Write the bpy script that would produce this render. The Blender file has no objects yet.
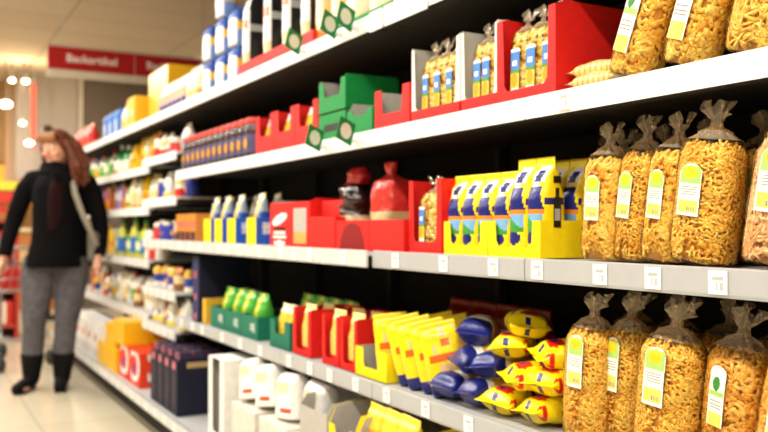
import bpy, bmesh, math, random
from mathutils import Vector, Matrix, noise
C = bpy.context.scene.collection
PI = math.pi
random.seed(11)
# ---------------------------------------------------------------- camera model
TH = 0.5155          # camera heading, turned from the aisle towards the shelves
FPX = 835.0          # focal length in pixels of a 768 px wide frame
CZ = 1.06            # camera height
ct, st = math.cos(TH), math.sin(TH)
FRONT = 1.13         # distance of the shelf fronts from the camera, across the aisle
def along(px, d=1.17):
    """distance along the aisle at which a sight line through column px meets the plane x=d"""
    xi = (px - 384.0) / FPX
    return d * (ct - st * xi) / (st + ct * xi)
# ---------------------------------------------------------------- materials
def lin(h):
    h = h.lstrip('#'); o = []
    for i in (0, 2, 4):
        c = int(h[i:i+2], 16) / 255.0
        o.append(c / 12.92 if c <= 0.04045 else ((c + 0.055) / 1.055) ** 2.4)
    return (o[0], o[1], o[2], 1.0)
_m = {}
def M(hexc, rough=0.45, spec=0.5, var=0.08, bump=0.0, scale=30.0, metal=0.0, coat=0.0):
    key = (hexc, rough, spec, var, bump, scale, metal, coat)
    if key in _m: return _m[key]
    m = bpy.data.materials.new('mat_' + hexc.lstrip('#')); m.use_nodes = True
    nt = m.node_tree; b = nt.nodes['Principled BSDF']
    c = lin(hexc)
    tc = nt.nodes.new('ShaderNodeTexCoord'); nz = nt.nodes.new('ShaderNodeTexNoise')
    nz.inputs['Scale'].default_value = scale; nz.inputs['Detail'].default_value = 3
    nt.links.new(tc.outputs['Object'], nz.inputs['Vector'])
    rp = nt.nodes.new('ShaderNodeValToRGB')
    rp.color_ramp.elements[0].position = .3; rp.color_ramp.elements[1].position = .7
    rp.color_ramp.elements[0].color = (c[0]*(1-var), c[1]*(1-var), c[2]*(1-var), 1)
    rp.color_ramp.elements[1].color = (min(1, c[0]*(1+var)), min(1, c[1]*(1+var)), min(1, c[2]*(1+var)), 1)
    nt.links.new(nz.outputs['Fac'], rp.inputs['Fac']); nt.links.new(rp.outputs['Color'], b.inputs['Base Color'])
    b.inputs['Roughness'].default_value = rough; b.inputs['Specular IOR Level'].default_value = spec
    b.inputs['Metallic'].default_value = metal; b.inputs['Coat Weight'].default_value = coat
    if bump:
        bp = nt.nodes.new('ShaderNodeBump'); bp.inputs['Strength'].default_value = bump; bp.inputs['Distance'].default_value = .004
        nt.links.new(nz.outputs['Fac'], bp.inputs['Height']); nt.links.new(bp.outputs['Normal'], b.inputs['Normal'])
    _m[key] = m; return m
def P(hexc): return M(hexc, .28, .5, .05, .25, 60)      # printed plastic film
def K(hexc): return M(hexc, .55, .3, .06, .0, 40)        # printed card
def mat_film(name, milk, strength):
    m = bpy.data.materials.new(name); m.use_nodes = True; nt = m.node_tree; nt.nodes.clear()
    out = nt.nodes.new('ShaderNodeOutputMaterial'); mix = nt.nodes.new('ShaderNodeMixShader'); mix2 = nt.nodes.new('ShaderNodeMixShader')
    tr = nt.nodes.new('ShaderNodeBsdfTransparent'); tr.inputs['Color'].default_value = (.97, .96, .93, 1)
    gl = nt.nodes.new('ShaderNodeBsdfGlossy'); gl.inputs['Roughness'].default_value = .12; gl.inputs['Color'].default_value = (1, .97, .9, 1)
    df = nt.nodes.new('ShaderNodeBsdfDiffuse'); df.inputs['Color'].default_value = (.78, .64, .44, 1)
    lw = nt.nodes.new('ShaderNodeLayerWeight'); lw.inputs['Blend'].default_value = strength
    tc = nt.nodes.new('ShaderNodeTexCoord'); nz = nt.nodes.new('ShaderNodeTexNoise'); nz.inputs['Scale'].default_value = 42; nz.inputs['Detail'].default_value = 2
    nz.inputs['Distortion'].default_value = 1.2
    bp = nt.nodes.new('ShaderNodeBump'); bp.inputs['Strength'].default_value = .9; bp.inputs['Distance'].default_value = .01
    nt.links.new(tc.outputs['Object'], nz.inputs['Vector']); nt.links.new(nz.outputs['Fac'], bp.inputs['Height'])
    nt.links.new(bp.outputs['Normal'], gl.inputs['Normal']); nt.links.new(bp.outputs['Normal'], lw.inputs['Normal'])
    nt.links.new(lw.outputs['Fresnel'], mix.inputs['Fac']); nt.links.new(tr.outputs[0], mix.inputs[1]); nt.links.new(gl.outputs[0], mix.inputs[2])
    mix2.inputs['Fac'].default_value = milk; nt.links.new(mix.outputs[0], mix2.inputs[1]); nt.links.new(df.outputs[0], mix2.inputs[2])
    nt.links.new(mix2.outputs[0], out.inputs['Surface']); return m
FILM = mat_film('clear_film', .012, .12)
FILM_TOP = mat_film('crumpled_film', .22, .28)
def mat_pasta(name, lo, hi):
    m = bpy.data.materials.new(name); m.use_nodes = True; nt = m.node_tree; b = nt.nodes['Principled BSDF']
    g = nt.nodes.new('ShaderNodeNewGeometry'); rp = nt.nodes.new('ShaderNodeValToRGB')
    rp.color_ramp.elements[0].color = lin(lo); rp.color_ramp.elements[1].color = lin(hi)
    nt.links.new(g.outputs['Random Per Island'], rp.inputs['Fac']); nt.links.new(rp.outputs['Color'], b.inputs['Base Color'])
    b.inputs['Roughness'].default_value = .4; return m
PASTA = mat_pasta('egg_pasta', 'fbb42c', 'ffde66')
PASTA_SHADE = mat_pasta('shaded_inner_pasta', 'cb8522', 'd8942e')  # core toned darker, painting in the shade between the pieces
PASTA_DARK = mat_pasta('durum_pasta', 'f2a428', 'fed062')
PASTA_RIB = mat_pasta('ribbon_pasta', 'f0ab5c', 'ffd6a0')
PASTA_PALE = mat_pasta('pale_pasta', 'f0c850', 'ffeb9c')
def mat_emit(name, hexc, s):
    m = bpy.data.materials.new(name); m.use_nodes = True; b = m.node_tree.nodes['Principled BSDF']
    b.inputs['Base Color'].default_value = lin(hexc); b.inputs['Emission Color'].default_value = lin(hexc); b.inputs['Emission Strength'].default_value = s
    return m
# ---------------------------------------------------------------- mesh builder
class MB:
    def __init__(s): s.v = []; s.f = []; s.m = []; s.s = []
    def add(s, vs, fs, mi=0, smooth=False):
        o = len(s.v); s.v += [tuple(p) for p in vs]
        for i, f in enumerate(fs):
            s.f.append([o + k for k in f]); s.m.append(mi[i] if isinstance(mi, list) else mi); s.s.append(smooth)
        return s
    def box(s, c, d, mi=0, rot=None):
        x, y, z = d[0]/2, d[1]/2, d[2]/2
        vs = [Vector(p) for p in ((-x,-y,-z),(x,-y,-z),(x,y,-z),(-x,y,-z),(-x,-y,z),(x,-y,z),(x,y,z),(-x,y,z))]
        if rot is not None: vs = [rot @ p for p in vs]
        c = Vector(c)
        return s.add([p + c for p in vs], [(3,2,1,0),(4,5,6,7),(0,1,5,4),(1,2,6,5),(2,3,7,6),(3,0,4,7)], mi)
    def bevel_box(s, c, d, b=.004, mi=0):
        x, y, z = d[0]/2, d[1]/2, d[2]/2; vs = []; idx = {}
        for sx in (-1,1):
            for sy in (-1,1):
                for sz in (-1,1):
                    for ax in range(3):
                        p = [sx*(x-b), sy*(y-b), sz*(z-b)]; p[ax] = (sx*x, sy*y, sz*z)[ax]
                        idx[(sx,sy,sz,ax)] = len(vs); vs.append((p[0]+c[0], p[1]+c[1], p[2]+c[2]))
        fs = []
        for ax in range(3):
            a1, a2 = (ax+1) % 3, (ax+2) % 3
            for sg in (-1, 1):
                q = []
                for (u, w) in ((-1,-1),(1,-1),(1,1),(-1,1)):
                    k = [0,0,0]; k[ax] = sg; k[a1] = u; k[a2] = w; q.append(idx[(*k, ax)])
                fs.append(q if sg > 0 else q[::-1])
            for u in (-1, 1):
                for w in (-1, 1):
                    k0 = [0,0,0]; k1 = [0,0,0]; k0[ax] = -1; k1[ax] = 1
                    for k in (k0, k1): k[a1] = u; k[a2] = w
                    q = [idx[(*k0,a1)], idx[(*k1,a1)], idx[(*k1,a2)], idx[(*k0,a2)]]
                    fs.append(q if u*w < 0 else q[::-1])
        for sx in (-1,1):
            for sy in (-1,1):
                for sz in (-1,1):
                    q = [idx[(sx,sy,sz,a)] for a in range(3)]; fs.append(q if sx*sy*sz > 0 else q[::-1])
        return s.add(vs, fs, mi)
    def prism(s, poly, y0, y1, mi_front=0, mi_back=0, mi_edge=None, tf=None):
        """poly in xz, pushed from y0 (front) to y1"""
        n = len(poly); vs = [Vector((p[0], y0, p[1])) for p in poly] + [Vector((p[0], y1, p[1])) for p in poly]
        if tf: vs = [tf @ p for p in vs]
        fs = [tuple(range(n)), tuple(range(2*n-1, n-1, -1))] + [(i, n+i, n+(i+1) % n, (i+1) % n) for i in range(n)]
        me = mi_front if mi_edge is None else mi_edge
        return s.add(vs, fs, [mi_front, mi_back] + [me]*n)
    def tube(s, pts, rad, n=8, mi=0, cap=True, sy=1.0, smooth=True):
        pts = [Vector(p) for p in pts]; vs = []
        if not isinstance(rad, (list, tuple)): rad = [rad]*len(pts)
        up = None
        for i, p in enumerate(pts):
            t = (pts[min(i+1, len(pts)-1)] - pts[max(i-1, 0)]).normalized()
            if up is None: up = t.orthogonal().normalized()
            up = (up - t*up.dot(t)).normalized(); w = t.cross(up)
            for k in range(n):
                a = 2*PI*k/n; vs.append(p + up*math.cos(a)*rad[i] + w*math.sin(a)*rad[i]*sy)
        fs = [(i*n+k, i*n+(k+1) % n, (i+1)*n+(k+1) % n, (i+1)*n+k) for i in range(len(pts)-1) for k in range(n)]
        if cap: fs += [tuple(range(n-1, -1, -1)), tuple((len(pts)-1)*n+k for k in range(n))]
        return s.add(vs, fs, mi, smooth)
    def lathe(s, prof, n=20, mi=0, c=(0,0,0), cap=True):
        vs = [(c[0]+r*math.cos(2*PI*k/n), c[1]+r*math.sin(2*PI*k/n), c[2]+z) for r, z in prof for k in range(n)]
        fs = [(i*n+k, i*n+(k+1) % n, (i+1)*n+(k+1) % n, (i+1)*n+k) for i in range(len(prof)-1) for k in range(n)]
        if cap: fs += [tuple(range(n-1, -1, -1)), tuple((len(prof)-1)*n+k for k in range(n))]
        return s.add(vs, fs, mi, True)
    def ell(s, c, r, n=16, mi=0, rot=None):
        vs = []; m = n//2; c = Vector(c)
        for i in range(m+1):
            for k in range(n):
                a = PI*i/m; b = 2*PI*k/n
                p = Vector((r[0]*math.sin(a)*math.cos(b), r[1]*math.sin(a)*math.sin(b), -r[2]*math.cos(a)))
                if rot is not None: p = rot @ p
                vs.append(p + c)
        fs = [(i*n+k, i*n+(k+1) % n, (i+1)*n+(k+1) % n, (i+1)*n+k) for i in range(m) for k in range(n)]
        return s.add(vs, fs, mi, True)
    def build(s, name, mats, parent=None, loc=None):
        me = bpy.data.meshes.new(name); me.from_pydata(s.v, [], s.f)
        if not isinstance(mats, (list, tuple)): mats = [mats]
        for m in mats: me.materials.append(m)
        me.polygons.foreach_set('material_index', s.m); me.polygons.foreach_set('use_smooth', s.s); me.update()
        o = bpy.data.objects.new(name, me); C.objects.link(o)
        if parent is not None: o.parent = parent
        if loc is not None: o.location = loc
        return o
def tag(o, label=None, cat=None, group=None, kind=None):
    if label: o['label'] = label
    if cat: o['category'] = cat
    if group: o['group'] = group
    if kind: o['kind'] = kind
    return o
def empty(name, loc=(0,0,0)):
    o = bpy.data.objects.new(name, None); C.objects.link(o); o.location = loc; o.empty_display_size = .05; return o
KIDS = {}
def dup(root):
    r = root.copy(); C.objects.link(r)
    for ch in KIDS_of(root):
        c = ch.copy(); C.objects.link(c); c.parent = r; KIDS.setdefault(r.name, []).append(c)
        for g in KIDS_of(ch):
            e = g.copy(); C.objects.link(e); e.parent = c; KIDS.setdefault(c.name, []).append(e)
    return r
def KIDS_of(o):
    if o.name not in KIDS: KIDS[o.name] = list(o.children)
    return KIDS[o.name]
_proto = {}
def inst(key, fn):
    if key not in _proto:
        o = fn(); _proto[key] = o; KIDS_of(o)
        for ch in KIDS_of(o): KIDS_of(ch)
        return o
    return dup(_proto[key])
SETTLE = []
def put(o, d, t, z, yaw=0, lean=0, back=0, w=0, dep=0):
    """stand a thing on a shelf, front to the aisle; lean: top towards the camera end; back: top away from the aisle"""
    o.rotation_mode = 'XYZ'
    o.rotation_euler = (-back, lean, -PI/2 + yaw)
    o.location = (d, t, z + abs(math.sin(lean))*w/2 + abs(math.sin(back))*dep/2 + .001); SETTLE.append((o, z)); return o
LAID = []
def lay(o, d, t, z, rx, ry, rz):
    LAID.append(o)
    o.rotation_mode = 'XYZ'; o.rotation_euler = (rx, ry, rz); o.location = (d, t, z); return o
ORD = ['first','second','third','fourth','fifth','sixth','seventh','eighth','ninth','tenth','eleventh','twelfth','thirteenth','fourteenth']
def ordn(i, n):
    if n == 1: return ''
    if i == 0: return 'leftmost'
    if i == n-1: return 'rightmost'
    return ORD[i] + ' from left'
# ---------------------------------------------------------------- packs
def interp(kn, v):
    for a, b in zip(kn, kn[1:]):
        if v <= b[0]:
            f = (v - a[0]) / (b[0] - a[0]) if b[0] > a[0] else 0
            f = f*f*(3-2*f)
            return tuple(a[i] + (b[i]-a[i])*f for i in range(1, len(a)))
    return kn[-1][1:]
STY = {
 'tied': [(0,.82,.80),(.03,.96,.96),(.12,1,1),(.5,1,1),(.66,.97,.96),(.74,.84,.8),(.80,.5,.42),(.84,.17,.17),(.87,.13,.15),(.91,.24,.22),(1,.42,.3)],
 'pillow': [(0,.93,.85),(.03,1,1),(.55,1,.96),(.82,1,.55),(.92,1,.06),(1,1,.045)],
 'lying': [(0,1,.03),(.06,1,.06),(.2,.96,.8),(.5,.94,1),(.8,.96,.8),(.94,1,.06),(1,1,.03)],
 'slump': [(0,.9,.9),(.05,1,1),(.45,1.02,1),(.62,.95,.9),(.70,.55,.5),(.74,.25,.25),(.78,.2,.2),(.85,.4,.3),(1,.6,.4)],
 'crumple': [(0,.9,.9),(.05,1,1),(.5,1.06,1),(.68,.85,.8),(.76,.6,.55),(.85,.8,.62),(1,.5,.3)],
 'bread': [(0,.95,.95),(.04,1,1),(.6,1,.95),(.73,.96,.8),(.79,.5,.35),(.83,.2,.18),(.89,.3,.25),(1,.42,.25)],
 'block': [(0,.96,.95),(.02,1,1),(.8,1,1),(.93,.97,.75),(1,.9,.35)],
}
class Sack:
    def __init__(s, w, d, h, style, ne=2.8, seed=0, amp=.0035, freq=26):
        s.w, s.d, s.h, s.k, s.ne, s.seed, s.amp, s.freq, s.style = w, d, h, STY[style], ne, seed, amp, freq, style
    def pt(s, a, v, grow=0.0):
        sw, sd = interp(s.k, v); c, q = math.cos(a), math.sin(a); e = 2/s.ne
        W = s.w/2*sw + grow; D = s.d/2*sd + grow
        x = math.copysign(abs(c)**e, c)*W; y = math.copysign(abs(q)**e, q)*D; z = v*s.h
        if s.style in ('tied', 'slump') and v > .72:                       # gathered folds of the neck
            f = (v-.72)/.28; g = 1 + .38*f*math.sin(7*a + s.seed) + .2*f*math.sin(11*a+2*s.seed)
            x *= g; y *= g
            if v > .88: x += .10*s.w*math.sin(s.seed*3.1)*(v-.88)/.12; z -= .012*(1+math.sin(3*a+s.seed))*(v-.88)/.12
        n = noise.noise(Vector((x*s.freq + s.seed*7.3, y*s.freq, z*s.freq)))
        r = math.hypot(x, y) + 1e-6; x += x/r*n*s.amp; y += y/r*n*s.amp
        return Vector((x, y, z))
    def mesh(s, nu, nv, pf=None, v0=0.0, v1=1.0, grow=0.0, cap=True):
        b = MB(); vs = []; ring = nu
        for j in range(nv+1):
            v = v0 + (v1-v0)*j/nv
            for i in range(nu): vs.append(s.pt(-PI/2 + 2*PI*i/nu, v, grow))      # i=0 : middle of the front
        fs = []; mi = []
        for j in range(nv):
            for i in range(nu):
                i2 = (i+1) % nu; q = (j*ring+i, j*ring+i2, (j+1)*ring+i2, (j+1)*ring+i); fs.append(q)
                if pf:
                    c = (vs[q[0]]+vs[q[1]]+vs[q[2]]+vs[q[3]])/4; a = 2*PI*(i+.5)/nu
                    side = 'f' if c.y < 0 else 'b'
                    if abs(c.x) > .43*s.w and abs(c.y) < .36*s.d: side = 's'
                    mi.append(pf(side, c.x/(s.w/2), (v0+(v1-v0)*(j+.5)/nv)))
                else: mi.append(0)
        if cap:
            fs += [tuple(range(nu-1, -1, -1)), tuple(nv*nu+i for i in range(nu))]; mi += [mi[0], mi[-1]]
        b.add(vs, fs, mi, True); return b
    def front_y(s, x, v):
        sw, sd = interp(s.k, v); W = s.w/2*sw; D = s.d/2*sd; u = min(.995, abs(x)/max(W, 1e-4))
        return -D*(1-u**s.ne)**(1/s.ne)
    def patch(s, cx, z0, w, h, pf, nx=28, nz=64, off=.0022, round_top=True):
        b = MB(); vs = [Vector((cx - w/2 + w*i/nx, s.front_y(cx - w/2 + w*i/nx, (z0+h*j/nz)/s.h) - off, z0 + h*j/nz)) for j in range(nz+1) for i in range(nx+1)]
        fs = []; mi = []
        for j in range(nz):
            for i in range(nx):
                u = 2*(i+.5)/nx - 1; v = (j+.5)/nz; zz = v*h; r = w/2
                if round_top and zz > h - r*.75 and (u*u + ((zz-(h-r*.75))/(r*.75))**2) > 1.02: continue
                fs.append((j*(nx+1)+i, j*(nx+1)+i+1, (j+1)*(nx+1)+i+1, (j+1)*(nx+1)+i)); mi.append(pf(u, v))
        return b.add(vs, fs, mi, True)
LAB = [K('f4f0e2'), K('f2c81e'), K('a9cf6a'), K('8d8d84'), K('f3dc63'), K('3f8a3a')]
def sun_label(u, v):
    """white slip: yellow sun on top, green field, grey lines, yellow foot"""
    if (u/.62)**2 + ((v-.84)/.125)**2 < 1: return 1
    if .62 < v < .96 and abs(u) < .9: return 2
    if .36 < v < .58 and abs(u) < .72 and int(v*60) % 3 == 0: return 3
    if .06 < v < .3 and abs(u) < .86:
        if .1 < v < .17 and -.1 < u < .7 and int(u*14) % 2 == 0: return 3
        return 4
    return 0
def green_label(u, v):
    if (u+.1)**2/.2 + ((v-.7)/.12)**2 < 1: return 5
    if .5 < v < .94 and abs(u) < .9: return 2 if v < .58 else 0
    if .3 < v < .45 and abs(u) < .7 and int(v*60) % 3 == 0: return 3
    if v < .22 and abs(u) < .86: return 4
    return 0
def bar_label(u, v):
    if v < .42 and abs(u) < .82: return 4 if int(u*16) % 2 else 3
    if .5 < v < .9 and abs(u) < .8 and int(v*40) % 3 == 0: return 3
    return 0
def scenic_label(u, v):
    """blue sky, meadow and an orange flower"""
    if u*u/.5 + ((v-.27)/.16)**2 < 1: return 2
    if v > .92: return 3
    if v > .5: return 0 if not (.6 < v < .72 and abs(u) < .5) else 3
    if v > .42: return 1
    return 3 if v < .08 else 4
LAB_SC = [K('4f86cf'), K('5f9a3f'), K('f0a01e'), K('eef1f5'), K('e9c94a')]
def piece(kind, rnd):
    """one piece of pasta: centre line and radii along local x"""
    if kind == 'spiral':
        L = rnd.uniform(.022, .032); n = 10; ph = rnd.uniform(0, 6)
        return [(L*(i/n-.5), .0030*math.cos(ph+i*1.05), .0030*math.sin(ph+i*1.05)) for i in range(n+1)], .0026, 5
    if kind == 'elbow':
        R = rnd.uniform(.008, .012); n = 5; a = rnd.uniform(2.0, 3.0)
        return [(R*math.cos(a*(i/n-.5)) - R*.6, R*math.sin(a*(i/n-.5)), .001*math.sin(i)) for i in range(n+1)], .0036, 6
    if kind == 'ribbon':
        L = rnd.uniform(.05, .09); n = 8; ph = rnd.uniform(0, 6)
        return [(L*(i/n-.5), .010*math.sin(ph+i*.8), .003*math.cos(ph+i*.9)) for i in range(n+1)], .0048, 5
    L = rnd.uniform(.012, .018)
    return [(-L/2, 0, 0), (0, .001, 0), (L/2, 0, 0)], .0046, 7
def pasta_fill(sk, kind, N, vmax=.70, seed=1):
    rnd = random.Random(seed); b = MB()
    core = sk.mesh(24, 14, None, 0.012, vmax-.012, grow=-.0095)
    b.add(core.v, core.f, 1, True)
    for _ in range(N):
        v = rnd.uniform(.03, vmax); a = rnd.uniform(0, 2*PI); g = -rnd.uniform(.0035, .0095)
        if rnd.random() < .12: v = vmax + rnd.uniform(-.02, .02); g = -rnd.uniform(.005, .03)
        p = sk.pt(a, v, g); q = sk.pt(a+.05, v, g); r = sk.pt(a, v+.01, g)
        e1 = (q-p).normalized(); e2 = (r-p).normalized(); nn = e1.cross(e2).normalized(); e2 = nn.cross(e1)
        al = rnd.uniform(0, 2*PI); X = e1*math.cos(al)+e2*math.sin(al) + nn*rnd.uniform(-.16, .16); X.normalize()
        Y = nn.cross(X).normalized(); Z = X.cross(Y)
        pts, rad, n = piece(kind, rnd)
        b.tube([p + X*c[0] + Y*c[1] + Z*c[2] for c in pts], rad, n, 0, True, .55 if kind == 'ribbon' else 1.0)
    for i, p in enumerate(b.v):                                  # nothing pokes through the film
        v = min(max(p[2]/sk.h, 0), 1); sw, sd = interp(sk.k, min(v, .72)); W = sk.w/2*sw - .0025; D = sk.d/2*sd - .0025
        f = (abs(p[0])/W)**sk.ne + (abs(p[1])/D)**sk.ne
        z = max(p[2], .003)
        if f > 1: k = f**(-1/sk.ne); b.v[i] = (p[0]*k, p[1]*k, z)
        else: b.v[i] = (p[0], p[1], z)
    return b
def pasta_bag(w, d, h, kind, N, mat, seed, label='sun', lx=-.1, lz=.22, lw=.032, lh=.085, vmax=.69):
    def f():
        r = empty('pasta_bag'); sk = Sack(w, d, h, 'tied', seed=seed)
        pasta_fill(sk, kind, int(N*.97), vmax, seed).build('pasta', [mat, PASTA_SHADE], r)
        sk.mesh(36, 26, None, 0, .76, cap=False).build('clear_film', FILM, r)
        sk.mesh(44, 16, None, .76, 1, cap=False).build('gathered_top', FILM_TOP, r)
        if label:
            pf, ms = {'sun': (sun_label, LAB), 'green': (green_label, LAB), 'bar': (bar_label, LAB), 'scenic': (scenic_label, LAB_SC)}[label]
            lb = sk.patch(lx*w/2, lz*h, lw, lh, pf, round_top=label in ('sun', 'green')); lb.build('paper_label', ms, r)
        return r
    return f
def pack(name, w, d, h, style, mats, pf, nu=36, nv=30, seed=0, ne=2.8, amp=.0025, label=None):
    """printed bag or packet; pf(side,u,v) picks the printed colour"""
    def f():
        r = empty(name); sk = Sack(w, d, h, style, ne=ne, seed=seed, amp=amp)
        sk.mesh(nu, nv, pf).build('bag', mats, r)
        if label:
            cx, z0, lw, lh, lpf, lm = label
            sk.patch(cx*w/2, z0*h, lw, lh, lpf, 12, 20, round_top=False).build('printed_panel', lm, r)
        return r
    return f
def plate(w, h, nx, nz, pf, tf):
    b = MB(); vs = [tf @ Vector((w*(i/nx-.5), 0, h*j/nz)) for j in range(nz+1) for i in range(nx+1)]
    fs = []; mi = []
    for j in range(nz):
        for i in range(nx):
            m = pf(2*(i+.5)/nx-1, (j+.5)/nz)
            if m is None: continue
            fs.append((j*(nx+1)+i, j*(nx+1)+i+1, (j+1)*(nx+1)+i+1, (j+1)*(nx+1)+i)); mi.append(m)
    return b.add(vs, fs, mi)
T = Matrix.Translation
def RZ(a): return Matrix.Rotation(a, 4, 'Z')
def carton(name, w, d, h, body, front=None, fm=None, side=None, sm=None, flaps=True, bev=.002):
    def f():
        r = empty(name); MB().bevel_box((0,0,h/2), (w,d,h), bev).build('carton', body, r)
        if front: plate(w*.94, h*.94, 22, 28, front, T((0,-d/2-.0007,h*.03))).build('front_print', fm, r)
        if side: plate(d*.94, h*.94, 22, 28, side, T((w/2+.0007,0,h*.03)) @ RZ(PI/2)).build('side_print', sm or fm, r)
        if flaps:
            b = MB(); b.box((0,-d*.25,h+.0008), (w*.96,d*.46,.0012)); b.box((0,d*.25,h+.0008), (w*.96,d*.46,.0012)); b.build('top_flaps', body, r)
        return r
    return f
def tray(name, w, d, hf, hs, hb, outm, inm, cut=0.0, lip=.03, slot=False, th=.002, slope=True):
    """open display tray: window cut from the front, side walls, back; cut = width share of the front window"""
    def f():
        r = empty(name); ms = [outm, inm]
        MB().box((0,0,th/2), (w,d,th), 1).build('tray_base', ms, r)
        x = w/2
        if cut > 0:
            c = w*cut/2; poly = [(-x,0),(x,0),(x,hf),(c,hf),(c*.94,lip+.012),(c*.80,lip),(-c*.80,lip),(-c*.94,lip+.012),(-c,hf),(-x,hf)]
        else: poly = [(-x,0),(x,0),(x,hf),(-x,hf)]
        MB().prism(poly, -d/2, -d/2+th, 0, 1, 0).build('front_panel', ms, r)
        MB().prism([(-x,0),(x,0),(x,hb),(-x,hb)], d/2-th, d/2, 1, 0, 0).build('back_panel', ms, r)
        for sg in (-1, 1):
            y = d/2 - th
            if slope and abs(hs-hf) > .01: sp = [(-y,0),(y,0),(y,hb),(-y+d*.1,hs),(-y,hf)] if hs >= hf else [(-y,0),(y,0),(y,hb),(y-d*.1,hb),(-y+.02,hs),(-y,hf)]
            else: sp = [(-y,0),(y,0),(y,hs),(-y,hs)]
            tf = T((sg*(x-th/2),0,0)) @ RZ(PI/2)
            MB().prism(sp, -th/2*1, th/2*1, 0 if sg > 0 else 1, 1 if sg > 0 else 0, 0, tf).build('side_panel', ms, r)
        if slot:
            MB().prism([(-w*.3,hf*.35),(w*.3,hf*.35),(w*.3,hf*.62),(-w*.3,hf*.62)], -d/2-.0006, -d/2-.0001, 0, 0).build('hand_slot', M('0c0b0a'), r)
        return r
    return f
def jar(name, rad, h, glass, capm, labm, foodm=None, narrow=.8):
    def f():
        r = empty(name)
        MB().lathe([(rad*.9,0),(rad,.004),(rad,h*.66),(rad*.97,h*.74),(rad*narrow,h*.84),(rad*narrow,h*.88)], 18).build('jar', glass, r)
        MB().lathe([(rad*narrow*1.08,h*.85),(rad*narrow*1.1,h*.87),(rad*narrow*1.1,h*.98),(rad*narrow*1.02,h)], 18).build('lid', capm, r)
        b = MB(); b.lathe([(rad+.0008,h*.14),(rad+.0008,h*.6)], 18, 0, cap=False); b.build('paper_label', labm, r)
        plate(rad*1.1, h*.26, 10, 10, lambda u, v: 0 if u*u+(2*v-1)**2 < 1 else None, T((0,-rad-.0012,h*.24))).build('label_picture', P('e8a224'), r)
        return r
    return f
def bottle(name, rad, h, bodym, capm, labm):
    def f():
        r = empty(name)
        MB().lathe([(rad*.85,0),(rad,.006),(rad,h*.55),(rad*.8,h*.7),(rad*.38,h*.8),(rad*.34,h*.88)], 16).build('bottle', bodym, r)
        MB().lathe([(rad*.42,h*.86),(rad*.42,h*.98),(rad*.36,h)], 14).build('cap', capm, r)
        MB().lathe([(rad+.0008,h*.12),(rad+.0008,h*.5)], 16, 0, cap=False).build('paper_label', labm, r)
        return r
    return f
# ---------------------------------------------------------------- shell of the store
def structure(o): o['kind'] = 'structure'; return o
def node_mat(name): 
    m = bpy.data.materials.new(name); m.use_nodes = True; return m, m.node_tree, m.node_tree.nodes['Principled BSDF']
def brick_mat(name, c1, c2, mortar, w, h, off, rough, size=.006, spec=.5):
    m, nt, b = node_mat(name); tc = nt.nodes.new('ShaderNodeTexCoord'); br = nt.nodes.new('ShaderNodeTexBrick')
    nt.links.new(tc.outputs['Object'], br.inputs['Vector'])
    br.inputs['Color1'].default_value = lin(c1); br.inputs['Color2'].default_value = lin(c2); br.inputs['Mortar'].default_value = lin(mortar)
    br.inputs['Scale'].default_value = 1; br.inputs['Brick Width'].default_value = w; br.inputs['Row Height'].default_value = h
    br.inputs['Mortar Size'].default_value = size; br.offset = off
    nt.links.new(br.outputs['Color'], b.inputs['Base Color']); b.inputs['Roughness'].default_value = rough; b.inputs['Specular IOR Level'].default_value = spec
    return m
CEIL = 3.0; FAR = 11.4
FLOOR_M = brick_mat('cream_floor_tiles', 'd6ccb2', 'cfc4aa', 'b5aa92', .6, .6, 0, .16, .004)
CEIL_M = brick_mat('ceiling_panels', 'c6b8a2', 'c1b29c', 'a5967f', 1.25, .625, 0, .9, .012)
structure(MB().box((-1.5,5.2,-.05), (11,16,.1)).build('floor', FLOOR_M))
structure(MB().box((-1.5,5.2,CEIL+.05), (11,16,.1)).build('ceiling', CEIL_M))
structure(MB().box((-1.5,FAR+.85,1.5), (11,.1,3.0)).build('wall_far', M('c9a06a', .7, .3, .1, 0, 2)))
structure(MB().box((-7.05,5.2,1.5), (.1,16,3.0)).build('wall_left', M('cfc6b4', .8)))
structure(MB().box((4.05,5.2,1.5), (.1,16,3.0)).build('wall_right', M('8f877c', .8)))
structure(MB().box((-1.5,-2.85,1.5), (11,.1,3.0)).build('wall_near', M('cfc6b4', .8)))
# partition over the bakery: light panel, white post, darker panel
xL = 1.135; xP = 1.87
structure(MB().box(((xL+xP)/2, FAR, 2.33), (xP-xL, .12, 1.34)).build('wall_partition', M('a9a09a', .8)))
structure(MB().box((xP+.04, FAR-.03, 1.5), (.05, .1, 3.0)).build('trim_1', M('cfc8bd', .6)))
structure(MB().box(((xP+.08+4.0)/2, FAR, 1.5), (4.0-xP-.08, .12, 3.0)).build('wall_back', M('6e6259', .8)))
# ---------------------------------------------------------------- lamps of the store
def ceiling_light(x, y, ln, pw, i, col=(1,.955,.89)):
    r = empty('ceiling_light', (x, y, CEIL))
    tag(r, None, 'ceiling light', 'strip lights over the aisle')
    MB().bevel_box((0,0,-.03), (.18, ln, .058), .006).build('housing', M('e4e2dc', .4), r)
    MB().box((0,0,-.0625), (.13, ln-.06, .007)).build('diffuser', mat_emit('lit_diffuser', 'fff2dc', 3.0), r)
    l = bpy.data.lights.new('tube', 'AREA'); l.shape = 'RECTANGLE'; l.size = .13; l.size_y = ln-.06; l.energy = pw; l.color = col
    o = bpy.data.objects.new('tube', l); C.objects.link(o); o.parent = r; o.location = (0,0,-.07)
    return r
LP = 55
k = 0
for y in (-1.4, .6, 2.6, 4.6, 6.6, 8.6, 10.2):
    ceiling_light(-.3, y, 1.5, LP, k)['label'] = 'white strip light in the row over the aisle by the shelves'
    k += 1
for y in (0.6, 4.0, 7.4, 10.2):
    ceiling_light(-2.2, y, 1.5, LP*.9, k)['label'] = 'white strip light in the row over the neighbouring aisle'
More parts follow.
